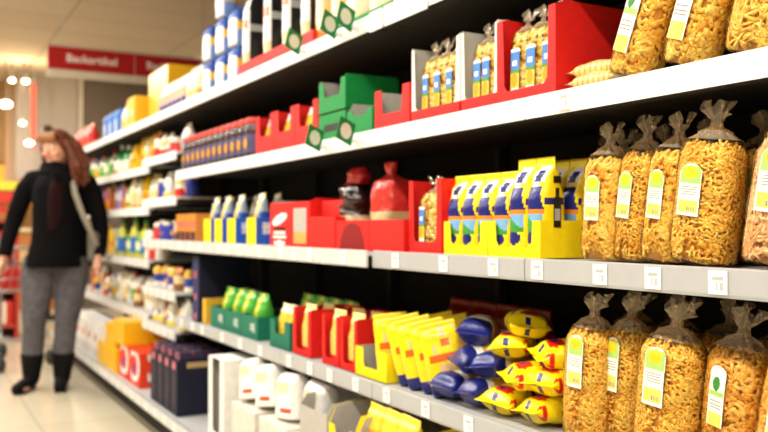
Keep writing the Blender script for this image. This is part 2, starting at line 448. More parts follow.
ceiling_light(2.9, 9.0, 1.5, LP*.5, 0)['label'] = 'white strip light behind the shelving near the back wall'
# ---------------------------------------------------------------- shelving
BW = .6667
EDGE = [.047 + BW*i for i in range(12)]
ZA, ZB, ZC, ZD, ZE = 1.657, 1.33, .991, .625, .20
DEPTH = .47
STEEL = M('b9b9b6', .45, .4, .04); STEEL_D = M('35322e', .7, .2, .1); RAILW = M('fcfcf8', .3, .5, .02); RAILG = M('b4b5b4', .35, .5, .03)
RAILM = M('d4d4d0', .35, .5, .03); BACKP_SHADE = M('26231f', .8, .2, .1); KICK = M('1c1815', .6, .3, .1); UNDER_SHADE = M('2c2822', .8, .2, .1); CARD = K('f7f6f0'); INK = K('b9b8b2'); HOLD = M('e9ecea', .25, .5, .02)
def price_mark(u, v):
    if abs(u) > .86 or abs(v-.5) > .43: return 0
    if v > .62: return 1 if (abs(u) < .6 and int(v*30) % 3 == 0) else 0
    if .14 < v < .5 and -.1 < u < .6: return 1 if (int((u+1)*9) % 3 != 0) else 0
    return 0
_lab = {}
def price_label(parent, x, y, z, w=.036, h=.038, tilt=0):
    key = (w, h)
    if key not in _lab:
        b = MB(); b.box((0,0,0), (.0012, w, h))
        p = plate(w, h, 10, 12, price_mark, T((-.0009,0,-h/2)) @ RZ(-PI/2)); b.add(p.v, p.f, p.m)
        o = b.build('price_label', [CARD, INK], parent); _lab[key] = o.data
    else:
        o = bpy.data.objects.new('price_label', _lab[key]); C.objects.link(o); o.parent = parent
    o.location = (x, y, z); return o
def bay(i, shelves, deck=True):
    """one shelving bay; shelves: (height, front, rail material, label columns along the aisle)"""
    y0, y1 = EDGE[i], EDGE[i+1]; yc = (y0+y1)/2
    r = empty('shelving_bay', (FRONT+.25, yc, 0))
    def B(): return MB()
    x0 = -.25                                                    # shelf front in local coordinates
    B().box((DEPTH-.25+.012, 0, 1.06), (.018, BW-.004, 2.1)).build('back_panel', BACKP_SHADE, r)  # panel colour darkened to carry the shade deep in the bay
    B().box((DEPTH-.25-.02, -BW/2+.012, 1.06), (.03,.022,2.1)).build('upright', STEEL_D, r)
    for (z, f, rm, labs) in shelves:
        dx = f - FRONT
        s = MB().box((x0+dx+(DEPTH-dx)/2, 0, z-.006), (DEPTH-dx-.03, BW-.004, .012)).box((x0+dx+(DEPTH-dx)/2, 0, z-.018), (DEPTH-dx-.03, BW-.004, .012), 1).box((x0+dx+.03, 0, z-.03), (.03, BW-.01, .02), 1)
        s = s.build('shelf', [STEEL, UNDER_SHADE], r)  # dark underside colour paints in the shade below each board
        q = MB(); rl = .043
        q.prism([(0,.0),(.007,.003),(.007,-rl),(.002,-rl-.002),(0,-rl+.004)], -BW/2+.002, BW/2-.002, 0, 0, 0, T((x0+dx-.009,0,z+.001)))
        q.build('price_rail', rm, s)
        for ly in labs:
            if y0+.02 < ly < y1-.02: price_label(s, x0+dx-.0105, ly-yc, z-.0195)
    dx = 1.02-FRONT
    dk = MB().box((x0+dx+(DEPTH-dx)/2, 0, ZE-.012), (DEPTH-dx-.03, BW-.004, .024)).build('base_deck', STEEL, r)
    MB().box((x0+dx-.005, 0, ZE-.02), (.01, BW-.004, .042)).build('price_rail', RAILM, dk)
    rr = random.Random(i)
    for q in range(4): price_label(dk, x0+dx-.011, -BW/2+.09+q*.16+rr.uniform(-.03,.03), ZE-.02)
    MB().box((x0+.0, 0, .085), (.016, BW-.002, .166)).build('kick_plate', KICK, r)
    return r
LC = [along(p, FRONT) for p in (722, 657, 604, 541, 497, 447, 399, 352, 318, 302, 289, 268, 247, 236, 226, 206, 196, 186, 176, 168, 158, 152)]
LD = [along(p, FRONT) for p in (620, 545, 472, 429, 390, 359, 333, 313, 292, 263, 243, 225, 205, 195, 184, 176)]
LBb = [along(p, FRONT) for p in (568,)]
names = ['nearest the camera, carrying bagged pasta', 'with yellow carrier trays on its middle shelf', 'with small red trays on its second shelf',
         'with green trays on its second shelf', 'with lidded jars on its second shelf', 'where the tall dark carton divides the fourth shelf']
for i in range(6):
    cf = FRONT if i < 3 else FRONT-.018
    b = bay(i, [(ZA, FRONT, RAILW, []), (ZB, FRONT, RAILW, LBb), (ZC, cf, RAILG if i < 3 else RAILM, LC), (ZD, FRONT, RAILG, LD)])
    tag(b, 'grey steel shelving bay ' + names[i], 'shelving', 'shelving bays along the aisle')
ZF = [(ZA, 1.433, 1.21, .991, .735, .545)] + [(ZA, 1.405, 1.17, .87, .57)]*4
fn = ['first of the far bays, with closer-set shelves', 'second of the far bays, with yellow packets', 'third of the far bays, with green bottles',
      'fourth of the far bays, just behind the woman', 'last bay at the far end of the aisle']
for i in range(5):
    rr = random.Random(50+i)
    labs = [EDGE[6+i] + .06 + .13*q for q in range(5)]
    b = bay(6+i, [(z, FRONT if (n == 0 or i < 1) else FRONT+.035, RAILW if n < 3 else RAILM, labs if n > 0 else []) for n, z in enumerate(ZF[i])])
    tag(b, 'grey steel shelving bay, ' + fn[i], 'shelving', 'shelving bays along the aisle')
# ---------------------------------------------------------------- hanging sign
def text_mesh(txt, size, name, mat, parent, M4):
    cu = bpy.data.curves.new('t', 'FONT'); cu.body = txt; cu.size = size; cu.extrude = .001; cu.align_x = 'CENTER'; cu.align_y = 'CENTER'; cu.offset = size*.012
    o = bpy.data.objects.new('t', cu); C.objects.link(o); bpy.context.view_layer.update()
    me = bpy.data.meshes.new_from_object(o.evaluated_get(bpy.context.evaluated_depsgraph_get()))
    bpy.data.objects.remove(o); me.materials.clear(); me.materials.append(mat); me.transform(M4)
    p = bpy.data.objects.new(name, me); C.objects.link(p); p.parent = parent; return p
SR = M('a5100c', .4, .4, .04); SW = M('f3e6dc', .5)
ys = 6.94
sg = empty('aisle_sign', (.915, ys, 2.30))
tag(sg, 'long red hanging aisle sign with white lettering above the far shelves', 'sign')
w1, h1 = .67, .175
for j, txt in enumerate(('Backartikel', 'Backpulver, T')):
    p = MB().bevel_box((w1*(j+.5), 0, h1/2), (w1-.006, .03, h1), .003).build('sign_panel', SR, sg)
    text_mesh(txt, .088, 'lettering', SW, p, T((w1*(j+.5), -.0165, h1*.5)) @ Matrix.Rotation(PI/2, 4, 'X'))
MB().box((w1, 0, h1+.008), (w1*2, .02, .014)).build('top_rail', M('b9ab95', .4), sg)
MB().box((w1, 0, -.035), (w1*2, .02, .06)).build('bottom_rail', M('cdbfa6', .5), sg)
for x in (.12, w1*2-.1): MB().tube([(x,0,h1+.01),(x,0,CEIL-2.30)], .004, 6).build('hanging_rod', STEEL, sg)
# ---------------------------------------------------------------- printed designs
YEL = P('ffe013'); YELK = K('ffe40a'); NAVY = P('1b2372'); WHT = P('f4f2ec'); RED = P('d8201a'); REDK = K('e0201a'); ORG = P('f08a1e'); SKY = P('7fb4e0'); GRN = P('3f9a3c')
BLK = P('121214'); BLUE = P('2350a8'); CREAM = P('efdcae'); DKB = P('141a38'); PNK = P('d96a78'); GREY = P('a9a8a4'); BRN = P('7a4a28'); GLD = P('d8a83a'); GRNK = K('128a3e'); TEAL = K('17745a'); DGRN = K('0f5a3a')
GREYK = K('b9b4aa'); WHTK = K('f2efe8'); NAVK = K('15182c'); PALE = P('f3ead2'); ORP = P('f3a03c'); DRED = K('8e1512')
def d_noodle(side, u, v):
    """yellow bag, navy flask shape, white flash, orange band, landscape, round navy seal"""
    if side == 's': return 1 if .52 < v < .8 and abs(u) < 2 and v < .6 else 0
    if side == 'f':
        if (u/.62)**2 + ((v-.19)/.07)**2 < 1: return 1
        if .44 < v < .475 and abs(u) < .98: return 3
        if .25 < v < .44 and abs(u) < .8: return 4 if v > .36-.1*u else 5
        if .475 < v < .70 and abs(u) < .84 - .28*(v-.475)/.22: return 1
        if .70 < v < .74 and abs(u+.02) < .3: return 2
        if .74 < v < .86 and abs(u-.15+ (v-.8)*-3) < .34: return 1
        if .74 < v < .9 and abs(u-.15+ (v-.8)*-3) < .62: return 2
    return 0
M_NOOD = [YEL, NAVY, WHT, ORG, SKY, GRN]
def d_side_bottle(u, v):
    if .30 < v < .62 and abs(u) < .34: return 0 if not (.38 < v < .5 and abs(u) < .24) else 1
    if .62 < v < .72 and abs(u) < .16: return 0
    if .78 < v < .86 and abs(u) < .3: return 0
    return None
def d_yred(side, u, v):
    """yellow bag with red marks and navy foot"""
    if v < .16: return 1
    if side == 'f' or side == 's':
        if .48 < v < .58 and abs(u) < .7: return 2
        if .28 < v < .42 and abs(u-.1) < .3: return 3
        if .66 < v < .76 and (u-.2)**2/.1 + ((v-.71)/.06)**2 < 1: return 2
        if noise.noise(Vector((u*4, v*9, 3))) > .38: return 3
    return 0
M_YRED = [YEL, NAVY, P('ee6a1c'), P('f4c890'), WHT]
def d_navyyel(side, u, v):
    if v < .34: return 1
    if .34 < v < .42: return 4
    if side == 'f' and .5 < v < .8 and abs(u) < .6: return 1 if v > .66 else 4
    return 0
def d_redyel(side, u, v):
    if v > .9: return 2
    if noise.noise(Vector((u*3, v*7, 8))) > .5: return 2
    if noise.noise(Vector((u*3, v*7, 21))) > .45: return 1
    if side == 'f' and (u/.5)**2 + ((v-.3)/.12)**2 < 1: return 2
    if side == 'f' and .5 < v < .56 and abs(u) < .8: return 1
    if .6 < v < .64: return 1
    return 0
M_YR2 = [YEL, NAVY, RED, P('f4c890'), WHT]
def flat(i): return lambda side, u, v: i
def d_fs(side, u, v):
    """white front, dark sides, pale band"""
    if side == 'f':
        if .12 < v < .3: return 2
        if .58 < v < .7 and abs(u) < .8: return 3
        return 1
    if .55 < v < .66: return 4
    if .1 < v < .18: return 4
    return 0
M_FS = [BLK, WHT, P('e8cf9a'), P('d9703a'), GREY]
def d_rice(side, u, v):
    if v > .7: return 1
    if side == 'f' and (u/.55)**2 + ((v-.45)/.16)**2 < 1: return 2
    return 0
def d_cell(side, u, v):
    if side == 'f':
        if .2 < v < .5 and abs(u) < .7: return 1
        if .6 < v < .78: return 2
    return 0
def d_blueyel(side, u, v):
    if side == 's': return 3 if .3 < v < .6 else 0
    if side == 'f':
        if abs(u - (v-.5)*1.4) < .3: return 1
        if v > .8: return 2
        return 3 if v < .35 else 0
    return 0
M_BY = [P('9aa4b0'), P('f0d020'), WHT, BLUE]
def emblem(u, v):
    if abs(u+.52) < .3 and .35 < v < .74: return 0 if (int((u+1)*10) % 2 or int(v*24) % 2) else 1
    return None
def d_box_letters(u, v):
    if .18 < v < .24 and abs(u) < .7: return 0
    if .28 < v < .35 and abs(u) < .65: return 0
    if .37 < v < .42 and abs(u) < .6: return 1
    if (u/.75)**2 + ((v-.62 - u*.12)/.12)**2 < 1: return 0
    if (u/.6)**2 + ((v-.05)/.07)**2 < 1: return 0
    return None
# ================================================================ helper for rows
def row(key, fn, desc, cat, group, ts, z, d, w, dep, names_from_left=True, yaw=0, lean=0, back=0, jit=0, labels=None, skew=None):
    """ts: positions along the aisle; the farthest one stands leftmost in the photo"""
    ts = sorted(ts, reverse=True); n = len(ts); out = []
    rr = random.Random(hash(key) % 1000 if False else sum(map(ord, key)))
    for i, t in enumerate(ts):
        o = inst(key, fn)
        ln = lean + rr.uniform(-jit, jit)
        put(o, d + (skew[i] if skew else 0), t, z, yaw + rr.uniform(-jit, jit)*.8, ln, back, w, dep)
        where = ordn(i, n)
        lab = labels[i] if labels else (desc + (', ' + where if where else ''))
        tag(o, lab, cat, group); out.append(o)
    return out
def span(p0, p1, n, d=1.17):
    a, b = along(p0, d), along(p1, d)
    return [a + (b-a)*(i+.5)/n for i in range(n)]
# ================================================================ middle shelf: bagged pasta
bagC = pasta_bag(.108, .085, .275, 'elbow', 1000, PASTA, 3, 'sun', -.1, .29, .042, .088)
bagC2 = pasta_bag(.108, .085, .28, 'spiral', 940, PASTA, 8, 'sun', -.15, .29, .042, .088)
bagR = pasta_bag(.115, .085, .26, 'ribbon', 520, PASTA_RIB, 5, 'sun', -.2, .32, .042, .10)
CB = [(598, .05, 1.205, 'c1', .12), (628, .13, 1.222, 'c2', .05), (658, .13, 1.208, 'c1', .05), (694, .13, 1.188, 'c2', .05), (770, .16, 1.185, 'r', .15)]
ctx = ['beside the yellow carrier trays', 'second from left on the middle shelf', 'third from left on the middle shelf',
       'broadest and leaning, fourth on the middle shelf', 'orange ribbon pasta, at the right edge of the middle shelf']
FNS = {'c1': bagC, 'c2': bagC2, 'r': bagR}
for i, (px, ln, d, kk, yw) in enumerate(CB):
    o = inst('bag' + kk, FNS[kk])
    put(o, d, along(px, d-.02), ZC, yw, ln, 0, .095, .078)
    o.scale = ((.86, .8, .8, 1.08, 1)[i], 1, 1)
    tag(o, 'clear bag of yellow pasta with tied top, ' + ctx[i] if i < 4 else 'clear bag of ' + ctx[i], 'pasta bag', 'pasta bags on the middle shelf')
for i, (t, d, ln) in enumerate(((1.31, 1.315, .08), (1.20, 1.33, .05), (1.09, 1.325, .04), (.98, 1.325, .08), (.87, 1.31, .1), (.76, 1.305, .1))):
    o = inst('bagc1', bagC); put(o, d, t, ZC, .0, ln, 0, .108, .078); o.scale.x = .92
    tag(o, 'clear pasta bag standing in the second row of the middle shelf, ' + ordn(i, 6), 'pasta bag', 'pasta bags in the second row, middle shelf')
# ================================================================ fourth shelf: bagged pasta
bagD = pasta_bag(.125, .092, .30, 'spiral', 1250, PASTA, 21, 'sun', -.1, .36, .044, .105, vmax=.70)
bagD2 = pasta_bag(.125, .092, .295, 'elbow', 1150, PASTA_DARK, 23, 'green', -.05, .30, .036, .105)
DB = [(582, .05, 1.215, 0), (617, .07, 1.25, 0), (658, .09, 1.21, 0), (722, .12, 1.245, 1), (778, .18, 1.225, 1)]
ctx = ['beside the loose yellow packets', 'with narrow label seen edge-on, second from left', 'broad and centred, third from left', 'in shade with green label, fourth from left', 'partly cut by the frame, bottom right corner']
for i, (px, ln, d, fi) in enumerate(DB):
    t = along(px, d-.02)
    o = inst('bagd%d' % fi, (bagD, bagD2)[fi]); put(o, d, t, ZD, [.08,.05,.08,-.1,-.1][i], ln, 0, .125, .08); o.scale.x = (.93, .84, 1.03, .95, .95)[i]
    tag(o, 'tall clear pasta bag on the fourth shelf, ' + ctx[i], 'pasta bag', 'pasta bags on the fourth shelf')
for i, (t, d, z, ln) in enumerate(((1.33, 1.37, ZD, .1), (1.21, 1.36, ZD, .12), (1.09, 1.36, ZD, .12), (.97, 1.36, ZD, .12))):
    o = inst('bagd1', bagD2); put(o, d, t, ZD, .0, ln, 0, .125, .08); o.scale.x = .9
    tag(o, 'dim pasta bag in the second row of the fourth shelf, ' + ordn(i, 4), 'pasta bag', 'pasta bags in the second row, fourth shelf')
# ================================================================ second shelf: large pasta bags
bagB = pasta_bag(.105, .085, .275, 'elbow', 800, PASTA, 31, 'green', -.35, .155, .046, .14)
bagB2 = pasta_bag(.105, .085, .275, 'tube', 900, PASTA, 35, 'green', -.35, .155, .046, .14)
bagB3 = pasta_bag(.12, .09, .275, 'ribbon', 420, PASTA, 37, 'bar', -.2, .40, .055, .075)
for i, (t, ln, d, yw, kk, fn_, lb) in enumerate(((1.15, .38, 1.20, .05, 'b1', bagB, 'leaning right, leftmost large pasta bag on the second shelf'),
        (1.022, .34, 1.205, .05, 'b2', bagB2, 'leaning right, middle large pasta bag on the second shelf'), (.888, .27, 1.21, .05, 'b3', bagB3, 'ribbon pasta bag with barcode slip on the second shelf'),
        (.755, .24, 1.21, .05, 'b3', bagB3, 'cut by the right edge, ribbon pasta bag on the second shelf'))):
    o = inst('bag' + kk, fn_); put(o, d, t, ZB, yw, ln, 0, .105, .085); o.scale.x = .93; tag(o, lb, 'pasta bag', 'pasta bags on the second shelf')
flatbag = pack('small_pasta_packet', .075, .04, .14, 'lying', [P('ecd088'), P('dcae48'), P('f0e0b0')], lambda s, u, v: 2 if v < .1 or v > .9 else (0 if int(v*30+u*2) % 3 else 1), seed=4)
for i, (t, z) in enumerate(((1.225, 0.004), (1.235, .03))):
    o = inst('flatbag', flatbag); lay(o, 1.20+.01*i, t+.08, ZB+.0165+z, -PI/2, 0, PI+.06*i+.05)
    tag(o, 'small pale pasta packet lying flat beside the red tray, ' + ('lower' if i == 0 else 'upper') + ' of two', 'packet', 'packets lying on the second shelf')
# ================================================================ second shelf: pasta in display trays
small_bag = pasta_bag(.074, .058, .208, 'tube', 420, PASTA_PALE, 41, 'scenic', -.25, .12, .030, .095, vmax=.72)
t0, t1 = along(556, 1.15), along(497, 1.15); W = t1-t0; tc_ = (t0+t1)/2
o = inst('tallred', tray('display_tray', W, .25, .19, .20, .20, REDK, REDK, .78, .03)); put(o, 1.15+.125, tc_, ZB); tag(o, 'tall bright red display tray with high sides on the second shelf', 'display tray', 'display trays on the second shelf')
for i, (dt, dd) in enumerate(((.045, .042), (-.005, .044), (-.052, .05), (.03, .11), (-.035, .115))):
    o = inst('smallbag', small_bag); put(o, 1.15+dd, tc_+dt, ZB+.003, .1, .03)
    tag(o, 'small pasta bag with blue label in the tall red tray, ' + (['left', 'middle', 'right'][i] + ' of the front row' if i < 3 else ['left', 'right'][i-3] + ' of the back row'), 'pasta bag', 'pasta bags in the tall red tray')
for j, (pa, pb, dsc) in enumerate(((497, 461, 'right'), (459, 411, 'left'))):
    t0, t1 = along(pa, 1.15), along(pb, 1.15); W = t1-t0; tc_ = (t0+t1)/2
    o = inst('wtray%d' % j, tray('display_tray', W-.003, .20, .195, .20, .20, WHTK, GREYK, .9, .03)); put(o, 1.152+.1, tc_, ZB)
    bnd = MB().box((0,-.1008,.017), (W-.003,.0012,.034)).box((W/2-.0012,0,.017), (.0012,.2,.034)).build('red_foot_band', REDK, o)
    tag(o, 'white display tray with red foot on the second shelf, ' + dsc + ' of two', 'display tray', 'display trays on the second shelf')
    for i in range(3 if j else 2):
        b = inst('smallbag', small_bag); n = 3 if j else 2
        put(b, 1.152+.04, tc_ + (.055 if n == 3 else .035)*(( (n-1)/2 - i)), ZB+.003, .05, .02)
        tag(b, 'small pasta bag with blue label in the %s white tray, %s' % (dsc, ordn(i, n)), 'pasta bag', 'pasta bags in the white trays')
t0, t1 = along(409, 1.15), along(374, 1.15); W = t1-t0; tc_ = (t0+t1)/2
o = inst('lowred', tray('display_tray', W-.003, .2, .115, .115, .115, REDK, GREYK, .62, .045)); put(o, 1.152+.1, tc_, ZB); tag(o, 'low red display tray, nearly empty, left of the white trays', 'display tray', 'display trays on the second shelf')
o = inst('smallpouch', pack('pasta_packet', .06, .04, .10, 'lying', [P('f0c040'), PALE], lambda s, u, v: 1 if v < .2 or v > .8 else 0, seed=3)); lay(o, 1.25, tc_+.05, ZB+.03, -PI/2+.15, 0, PI); tag(o, 'last yellow packet lying in the nearly empty low red tray', 'packet')
# green stacked crates
t0, t1 = along(372, 1.15), along(346, 1.15); W = t1-t0
o = inst('gtray', tray('display_tray', W-.004, .19, .075, .105, .105, GRNK, GREYK, .6, .06)); put(o, 1.152+.095, (t0+t1)/2, ZB); tag(o, 'single low green display tray beside the stacked green pair', 'display tray', 'green display trays')
t0, t1 = along(345, 1.15), along(318, 1.15); W = t1-t0
o = inst('gtray2', tray('display_tray', W-.004, .19, .088, .09, .09, GRNK, GREYK, 0, 0, True)); put(o, 1.152+.095, (t0+t1)/2, ZB); tag(o, 'lower green display tray of the stacked pair, with hand slot', 'display tray', 'green display trays')
o = inst('gtray3', tray('display_tray', W-.004, .19, .10, .108, .10, GRNK, GREYK, .66, .05)); put(o, 1.152+.095, (t0+t1)/2, ZB+.092); tag(o, 'upper green display tray of the stacked pair', 'display tray', 'green display trays')
# red trays with packets
sp = pack('packet', .075, .045, .135, 'pillow', [P('f2c63a'), BLK, WHT, RED], lambda s, u, v: 1 if v < .35 or s == 's' else (2 if v > .8 else 0), seed=6)
tt = sorted(span(317, 255, 3, 1.15), reverse=True)
for i, t in enumerate(tt):
    W = (along(255, 1.15)-along(317, 1.15))/3
    o = inst('rtray', tray('display_tray', W-.004, .18, .15, .15, .15, REDK, REDK, .62, .07)); put(o, 1.152+.09, t, ZB); tag(o, 'red display tray with yellow packets left of the green trays, ' + ordn(i, 3), 'display tray', 'red trays on the second shelf')
    for k_ in (-1, 1):
        b = inst('sp', sp); put(b, 1.152+.045, t - k_*W*.2, ZB+.003, 0, .03); tag(b, 'yellow and black packet in the %s red tray, %s one' % (['left', 'middle', 'right'][i], 'left' if k_ < 0 else 'right'), 'packet', 'packets in the red trays')
# jars
jr = jar('jar', .036, .165, M('40302a', .15, .5, .2), M('d0382a', .35), P('5c587c'))
tj = span(255, 186, 12, 1.18)
row('jar', jr, 'dark jar with red lid and blue label, front row, second shelf', 'jar', 'jars on the second shelf', tj, ZB, 1.19, .07, .07)
row('jar', jr, 'dark jar with red lid, back row of the second shelf', 'jar', 'jars on the second shelf, back row', [t+.02 for t in tj[1::2]], ZB, 1.275, .07, .07)
o = inst('gjar', jar('jar', .032, .19, M('8a94b8', .15), M('cfd6ea', .35), P('c9cfe8'))); put(o, 1.2, along(183, 1.2)-.10, ZB); tag(o, 'pale blue jar at the far end of the jar row', 'jar')
# ================================================================ middle shelf: noodle bags in yellow trays
nood = pack('noodle_bag', .061, .07, .192, 'pillow', M_NOOD, d_noodle, 48, 44, 2, amp=.0015)
noodT = pack('noodle_bag', .061, .08, .216, 'pillow', M_NOOD, d_noodle, 48, 44, 5, amp=.0015)
edges = [along(p, 1.15) for p in (540, 487, 443)]
for j in range(2):
    W = edges[j+1]-edges[j]; tc_ = (edges[j]+edges[j+1])/2
    o = inst('ytray%d' % j, tray('display_tray', W-.003, .20, .082, .082, .082, YELK, YELK, .72, .024)); put(o, 1.152+.1, tc_, ZC); tag(o, 'bright yellow display tray of noodle bags, ' + ['right', 'left'][j] + ' of two', 'display tray', 'yellow display trays on the middle shelf')
    n = 3 if j else 2
    for i in range(3):
        tall = (j == 0 and i > 0)
        b = inst('noodT' if tall else 'nood', noodT if tall else nood)
        if j == 0: t = (1.50, 1.425, 1.402-.005)[i] if i < 1 else (1.437, 1.40)[i-1]*1 + (.0, .0)[i-1]
        t = [1.522, 1.459, 1.397][i] if j == 0 else [1.711, 1.648, 1.585][i]
        put(b, 1.152+.042, t, ZC+.003, 0, .0)
        if tall and i == 2: plate(.062, .20, 24, 40, d_side_bottle, T((.0322,.004,.004)) @ RZ(PI/2)).build('bottle_print', [BLK, GREY], b)
        tag(b, 'yellow bag with navy flask print in the %s yellow tray, %s%s' % (['right', 'left'][j], 'taller, ' if tall else '', ordn(i, 3)), 'noodle bag', 'noodle bags in the yellow trays')
        b = inst('noodT' if tall else 'nood', noodT if tall else nood); put(b, 1.152+.135, t, ZC+.003, 0, .02)
        tag(b, 'yellow bag behind the front row in the %s yellow tray, %s' % (['right', 'left'][j], ordn(i, 3)), 'noodle bag', 'noodle bags in the yellow trays, back row')
# dim clear pasta bags behind the yellow trays
for i, t in enumerate((1.42, 1.33)):
    o = inst('bagc2', bagC2); put(o, 1.40, t, ZC, 0, 0); tag(o, 'dim clear pasta bag behind the right yellow tray, ' + ('left' if i == 0 else 'right'), 'pasta bag', 'pasta bags behind the yellow trays')
# red window tray with one pasta bag
t0, t1 = along(441, 1.15), along(408, 1.15); W = t1-t0; tc_ = (t0+t1)/2
o = inst('rwin', tray('display_tray', W-.003, .2, .19, .19, .19, REDK, REDK, .74, .03)); put(o, 1.152+.1, tc_, ZC); tag(o, 'red display tray with a wide window on the middle shelf', 'display tray')
o = inst('winbag', pasta_bag(.118, .07, .20, 'tube', 560, PASTA_PALE, 44, 'scenic', -.45, .14, .036, .09, vmax=.72)); put(o, 1.152+.041, tc_, ZC+.003, 0, 0); tag(o, 'clear pasta bag with blue label inside the red window tray', 'pasta bag')
# long red trays with foil bags
t1 = along(312, 1.15); te = [along(407, 1.15), along(372, 1.15), along(339, 1.15)]
for j in range(2):
    W = te[j+1]-te[j]; o = inst('lred%d' % j, tray('display_tray', W-.003, .22, .088, .088, .088, REDK, REDK)); put(o, 1.14+.11, (te[j]+te[j+1])/2, ZC)
    if j: plate(.17, .085, 18, 12, lambda u, v: 0 if (u/.95)**2 + (v/.95)**2 < 1 else None, T((.0,-.1108,.001))).build('printed_arch', DRED, o)
    tag(o, 'low plain red display tray under the red-topped bag' if j == 0 else 'low red display tray with dark arch under the brown foil bag', 'display tray', 'low red trays on the middle shelf')
foil = pack('foil_bag', .14, .12, .20, 'crumple', [M('2a1310', .18, .8, .3, .9, 45), P('d8b48a'), M('c62d2a', .2, .7, .2, .8, 40)], lambda s, u, v: 2 if v > .74 else (1 if v < .22 and s != 'b' else 0), seed=9, amp=.022)
o = inst('foil', foil); put(o, 1.235, along(357, 1.23), ZC+.055, 0, -.03); o.scale = (.85, .9, 1); tag(o, 'dark brown foil bag with red gathered top in a red tray', 'bag')
redbag = pack('dumpling_bag', .13, .10, .21, 'bread', [M('d43a34', .2, .7, .15, .7, 40), P('cdbf86'), M('b9b08a', .3, .6, .3, .6, 60)], lambda s, u, v: (1 if v > .2 else 2) if v < .30 else 0, seed=12, amp=.009, ne=4)
o = inst('redbag', redbag); put(o, 1.235, along(390, 1.23), ZC+.05, 0, .0); tag(o, 'bag of dumplings with red upper half and gathered top', 'bag')
# red cartons with writing and open window
t0, t1 = along(310, 1.15), along(270, 1.15); W = t1-t0
o = inst('rcart', tray('display_tray', W-.004, .2, .155, .165, .165, REDK, GREYK, 0, 0)); put(o, 1.15+.1, (t0+t1)/2, ZC)
plate(W*.5, .15, 26, 30, d_box_letters, T((-W*.24,-.1008,.003))).build('white_print', [WHTK, BLK], o)
plate(W*.3, .12, 4, 6, lambda u, v: 0 if v > .3 else 1, T((W*.27,-.1009,.012))).build('open_window', [GREYK, P('e6b060')], o)
tag(o, 'red carton tray with white print beside the blue boxes', 'carton', 'red cartons on the middle shelf')
t0, t1 = along(338, 1.15), along(311, 1.15); W = t1-t0
o = inst('rcart2', carton('carton', W-.004, .2, .10, REDK)); put(o, 1.14+.1, (t0+t1)/2, ZC); tag(o, 'plain low red carton between two red trays, middle shelf', 'carton', 'red cartons on the middle shelf')
o = inst('rcart3', carton('carton', W-.02, .17, .05, REDK)); put(o, 1.17+.1, (t0+t1)/2, ZC+.103); tag(o, 'flat red carton lying on the plain low red carton', 'carton', 'red cartons on the middle shelf')
# blue and yellow trays with leaning bags
tb = [along(p, 1.15) for p in (251, 231, 218, 207)]; W = .105
byb = pack('leaning_bag', .085, .06, .195, 'pillow', M_BY, d_blueyel, 30, 26, 14)
bcart = tray('display_tray', W-.005, .17, .105, .105, .105, K('2b62c8'), K('2b62c8'))
for i, t in enumerate(sorted(tb, reverse=True)):
    o = inst('btray', lambda: None) if 'btray' in _proto else None
    if o is None:
        def mk():
            r = bcart(); MB().box((0,-.0856,.0525), (W-.006,.0012,.104)).build('yellow_front', YELK, r)
            plate(.15, .11, 20, 20, emblem, T((W/2-.0018,0,.003)) @ RZ(PI/2)).build('white_emblem', [WHTK, K('2b62c8')], r); return r
        o = inst('btray', mk)
    put(o, 1.152+.085, t, ZC); tag(o, 'blue display tray with yellow front on the middle shelf, ' + ordn(i, 4), 'display tray', 'blue trays on the middle shelf')
    for k_ in range(2):
        b = inst('byb', byb); put(b, 1.152+.04+.068*k_, t-.004, ZC+.003, 0, -.08-.04*k_, .05, .085, .05); b.scale.x = .82
        tag(b, 'yellow and silver bag in the %s blue tray, %s' % (['leftmost', 'second', 'third', 'rightmost'][i], 'front' if k_ == 0 else 'behind'), 'bag', 'bags in the blue trays')
orb = carton('small_box', .07, .1, .13, P('e8943a'), lambda u, v: 1 if v < .35 else (2 if .5 < v < .75 and abs(u) < .7 else 0), [P('e8943a'), P('3b2540'), PNK])
row('orb', orb, 'small orange box left of the blue trays, middle shelf', 'box', 'orange boxes on the middle shelf', span(201, 181, 4, 1.18), ZC, 1.205, .07, .1)
# ================================================================ fourth shelf
yred = pack('pasta_packet', .098, .05, .185, 'pillow', M_YRED, d_yred, 36, 30, 17)
ts = [2.05, 1.945, 1.885, 1.825, 1.768]
for i, t in enumerate(ts):
    o = inst('yred', yred); put(o, 1.20 + .006*(i % 2), t, ZD, 1.05, [-.1,-.24,-.235,-.23,-.225][i], .06, .10, .06); tag(o, 'yellow packet with navy foot leaning left on the fourth shelf, ' + ordn(i, 5), 'packet', 'yellow packets leaning on the fourth shelf')
for i, t in enumerate((1.95, 1.88, 1.81)):
    o = inst('yred', yred); put(o, 1.31, t, ZD, 1.05, -.2, .06, .10, .06); tag(o, 'yellow packet in the row behind the leaning packets, ' + ordn(i, 3), 'packet', 'yellow packets behind, fourth shelf')
t0, t1 = along(388, 1.15), along(357, 1.15); W = t1-t0
o = inst('ytrayD', tray('display_tray', W, .2, .085, .085, .085, YELK, GREYK, .5, .03)); put(o, 1.145+.1, (t0+t1)/2, ZD); tag(o, 'yellow display tray beside the red boxes, fourth shelf', 'display tray')
navy = pack('pasta_packet', .085, .075, .17, 'lying', [GLD, NAVY, RED, CREAM, WHT], d_navyyel, 36, 30, 19)
heap = [(1.735, 1.185, .037, .22, .1), (1.645, 1.19, .037, -.05, -.1), (1.70, 1.20, .108, -.3, .1), (1.60, 1.21, .106, .25, -.15), (1.735, 1.28, .105, .5, 0), (1.655, 1.23, .176, .7, .1)]
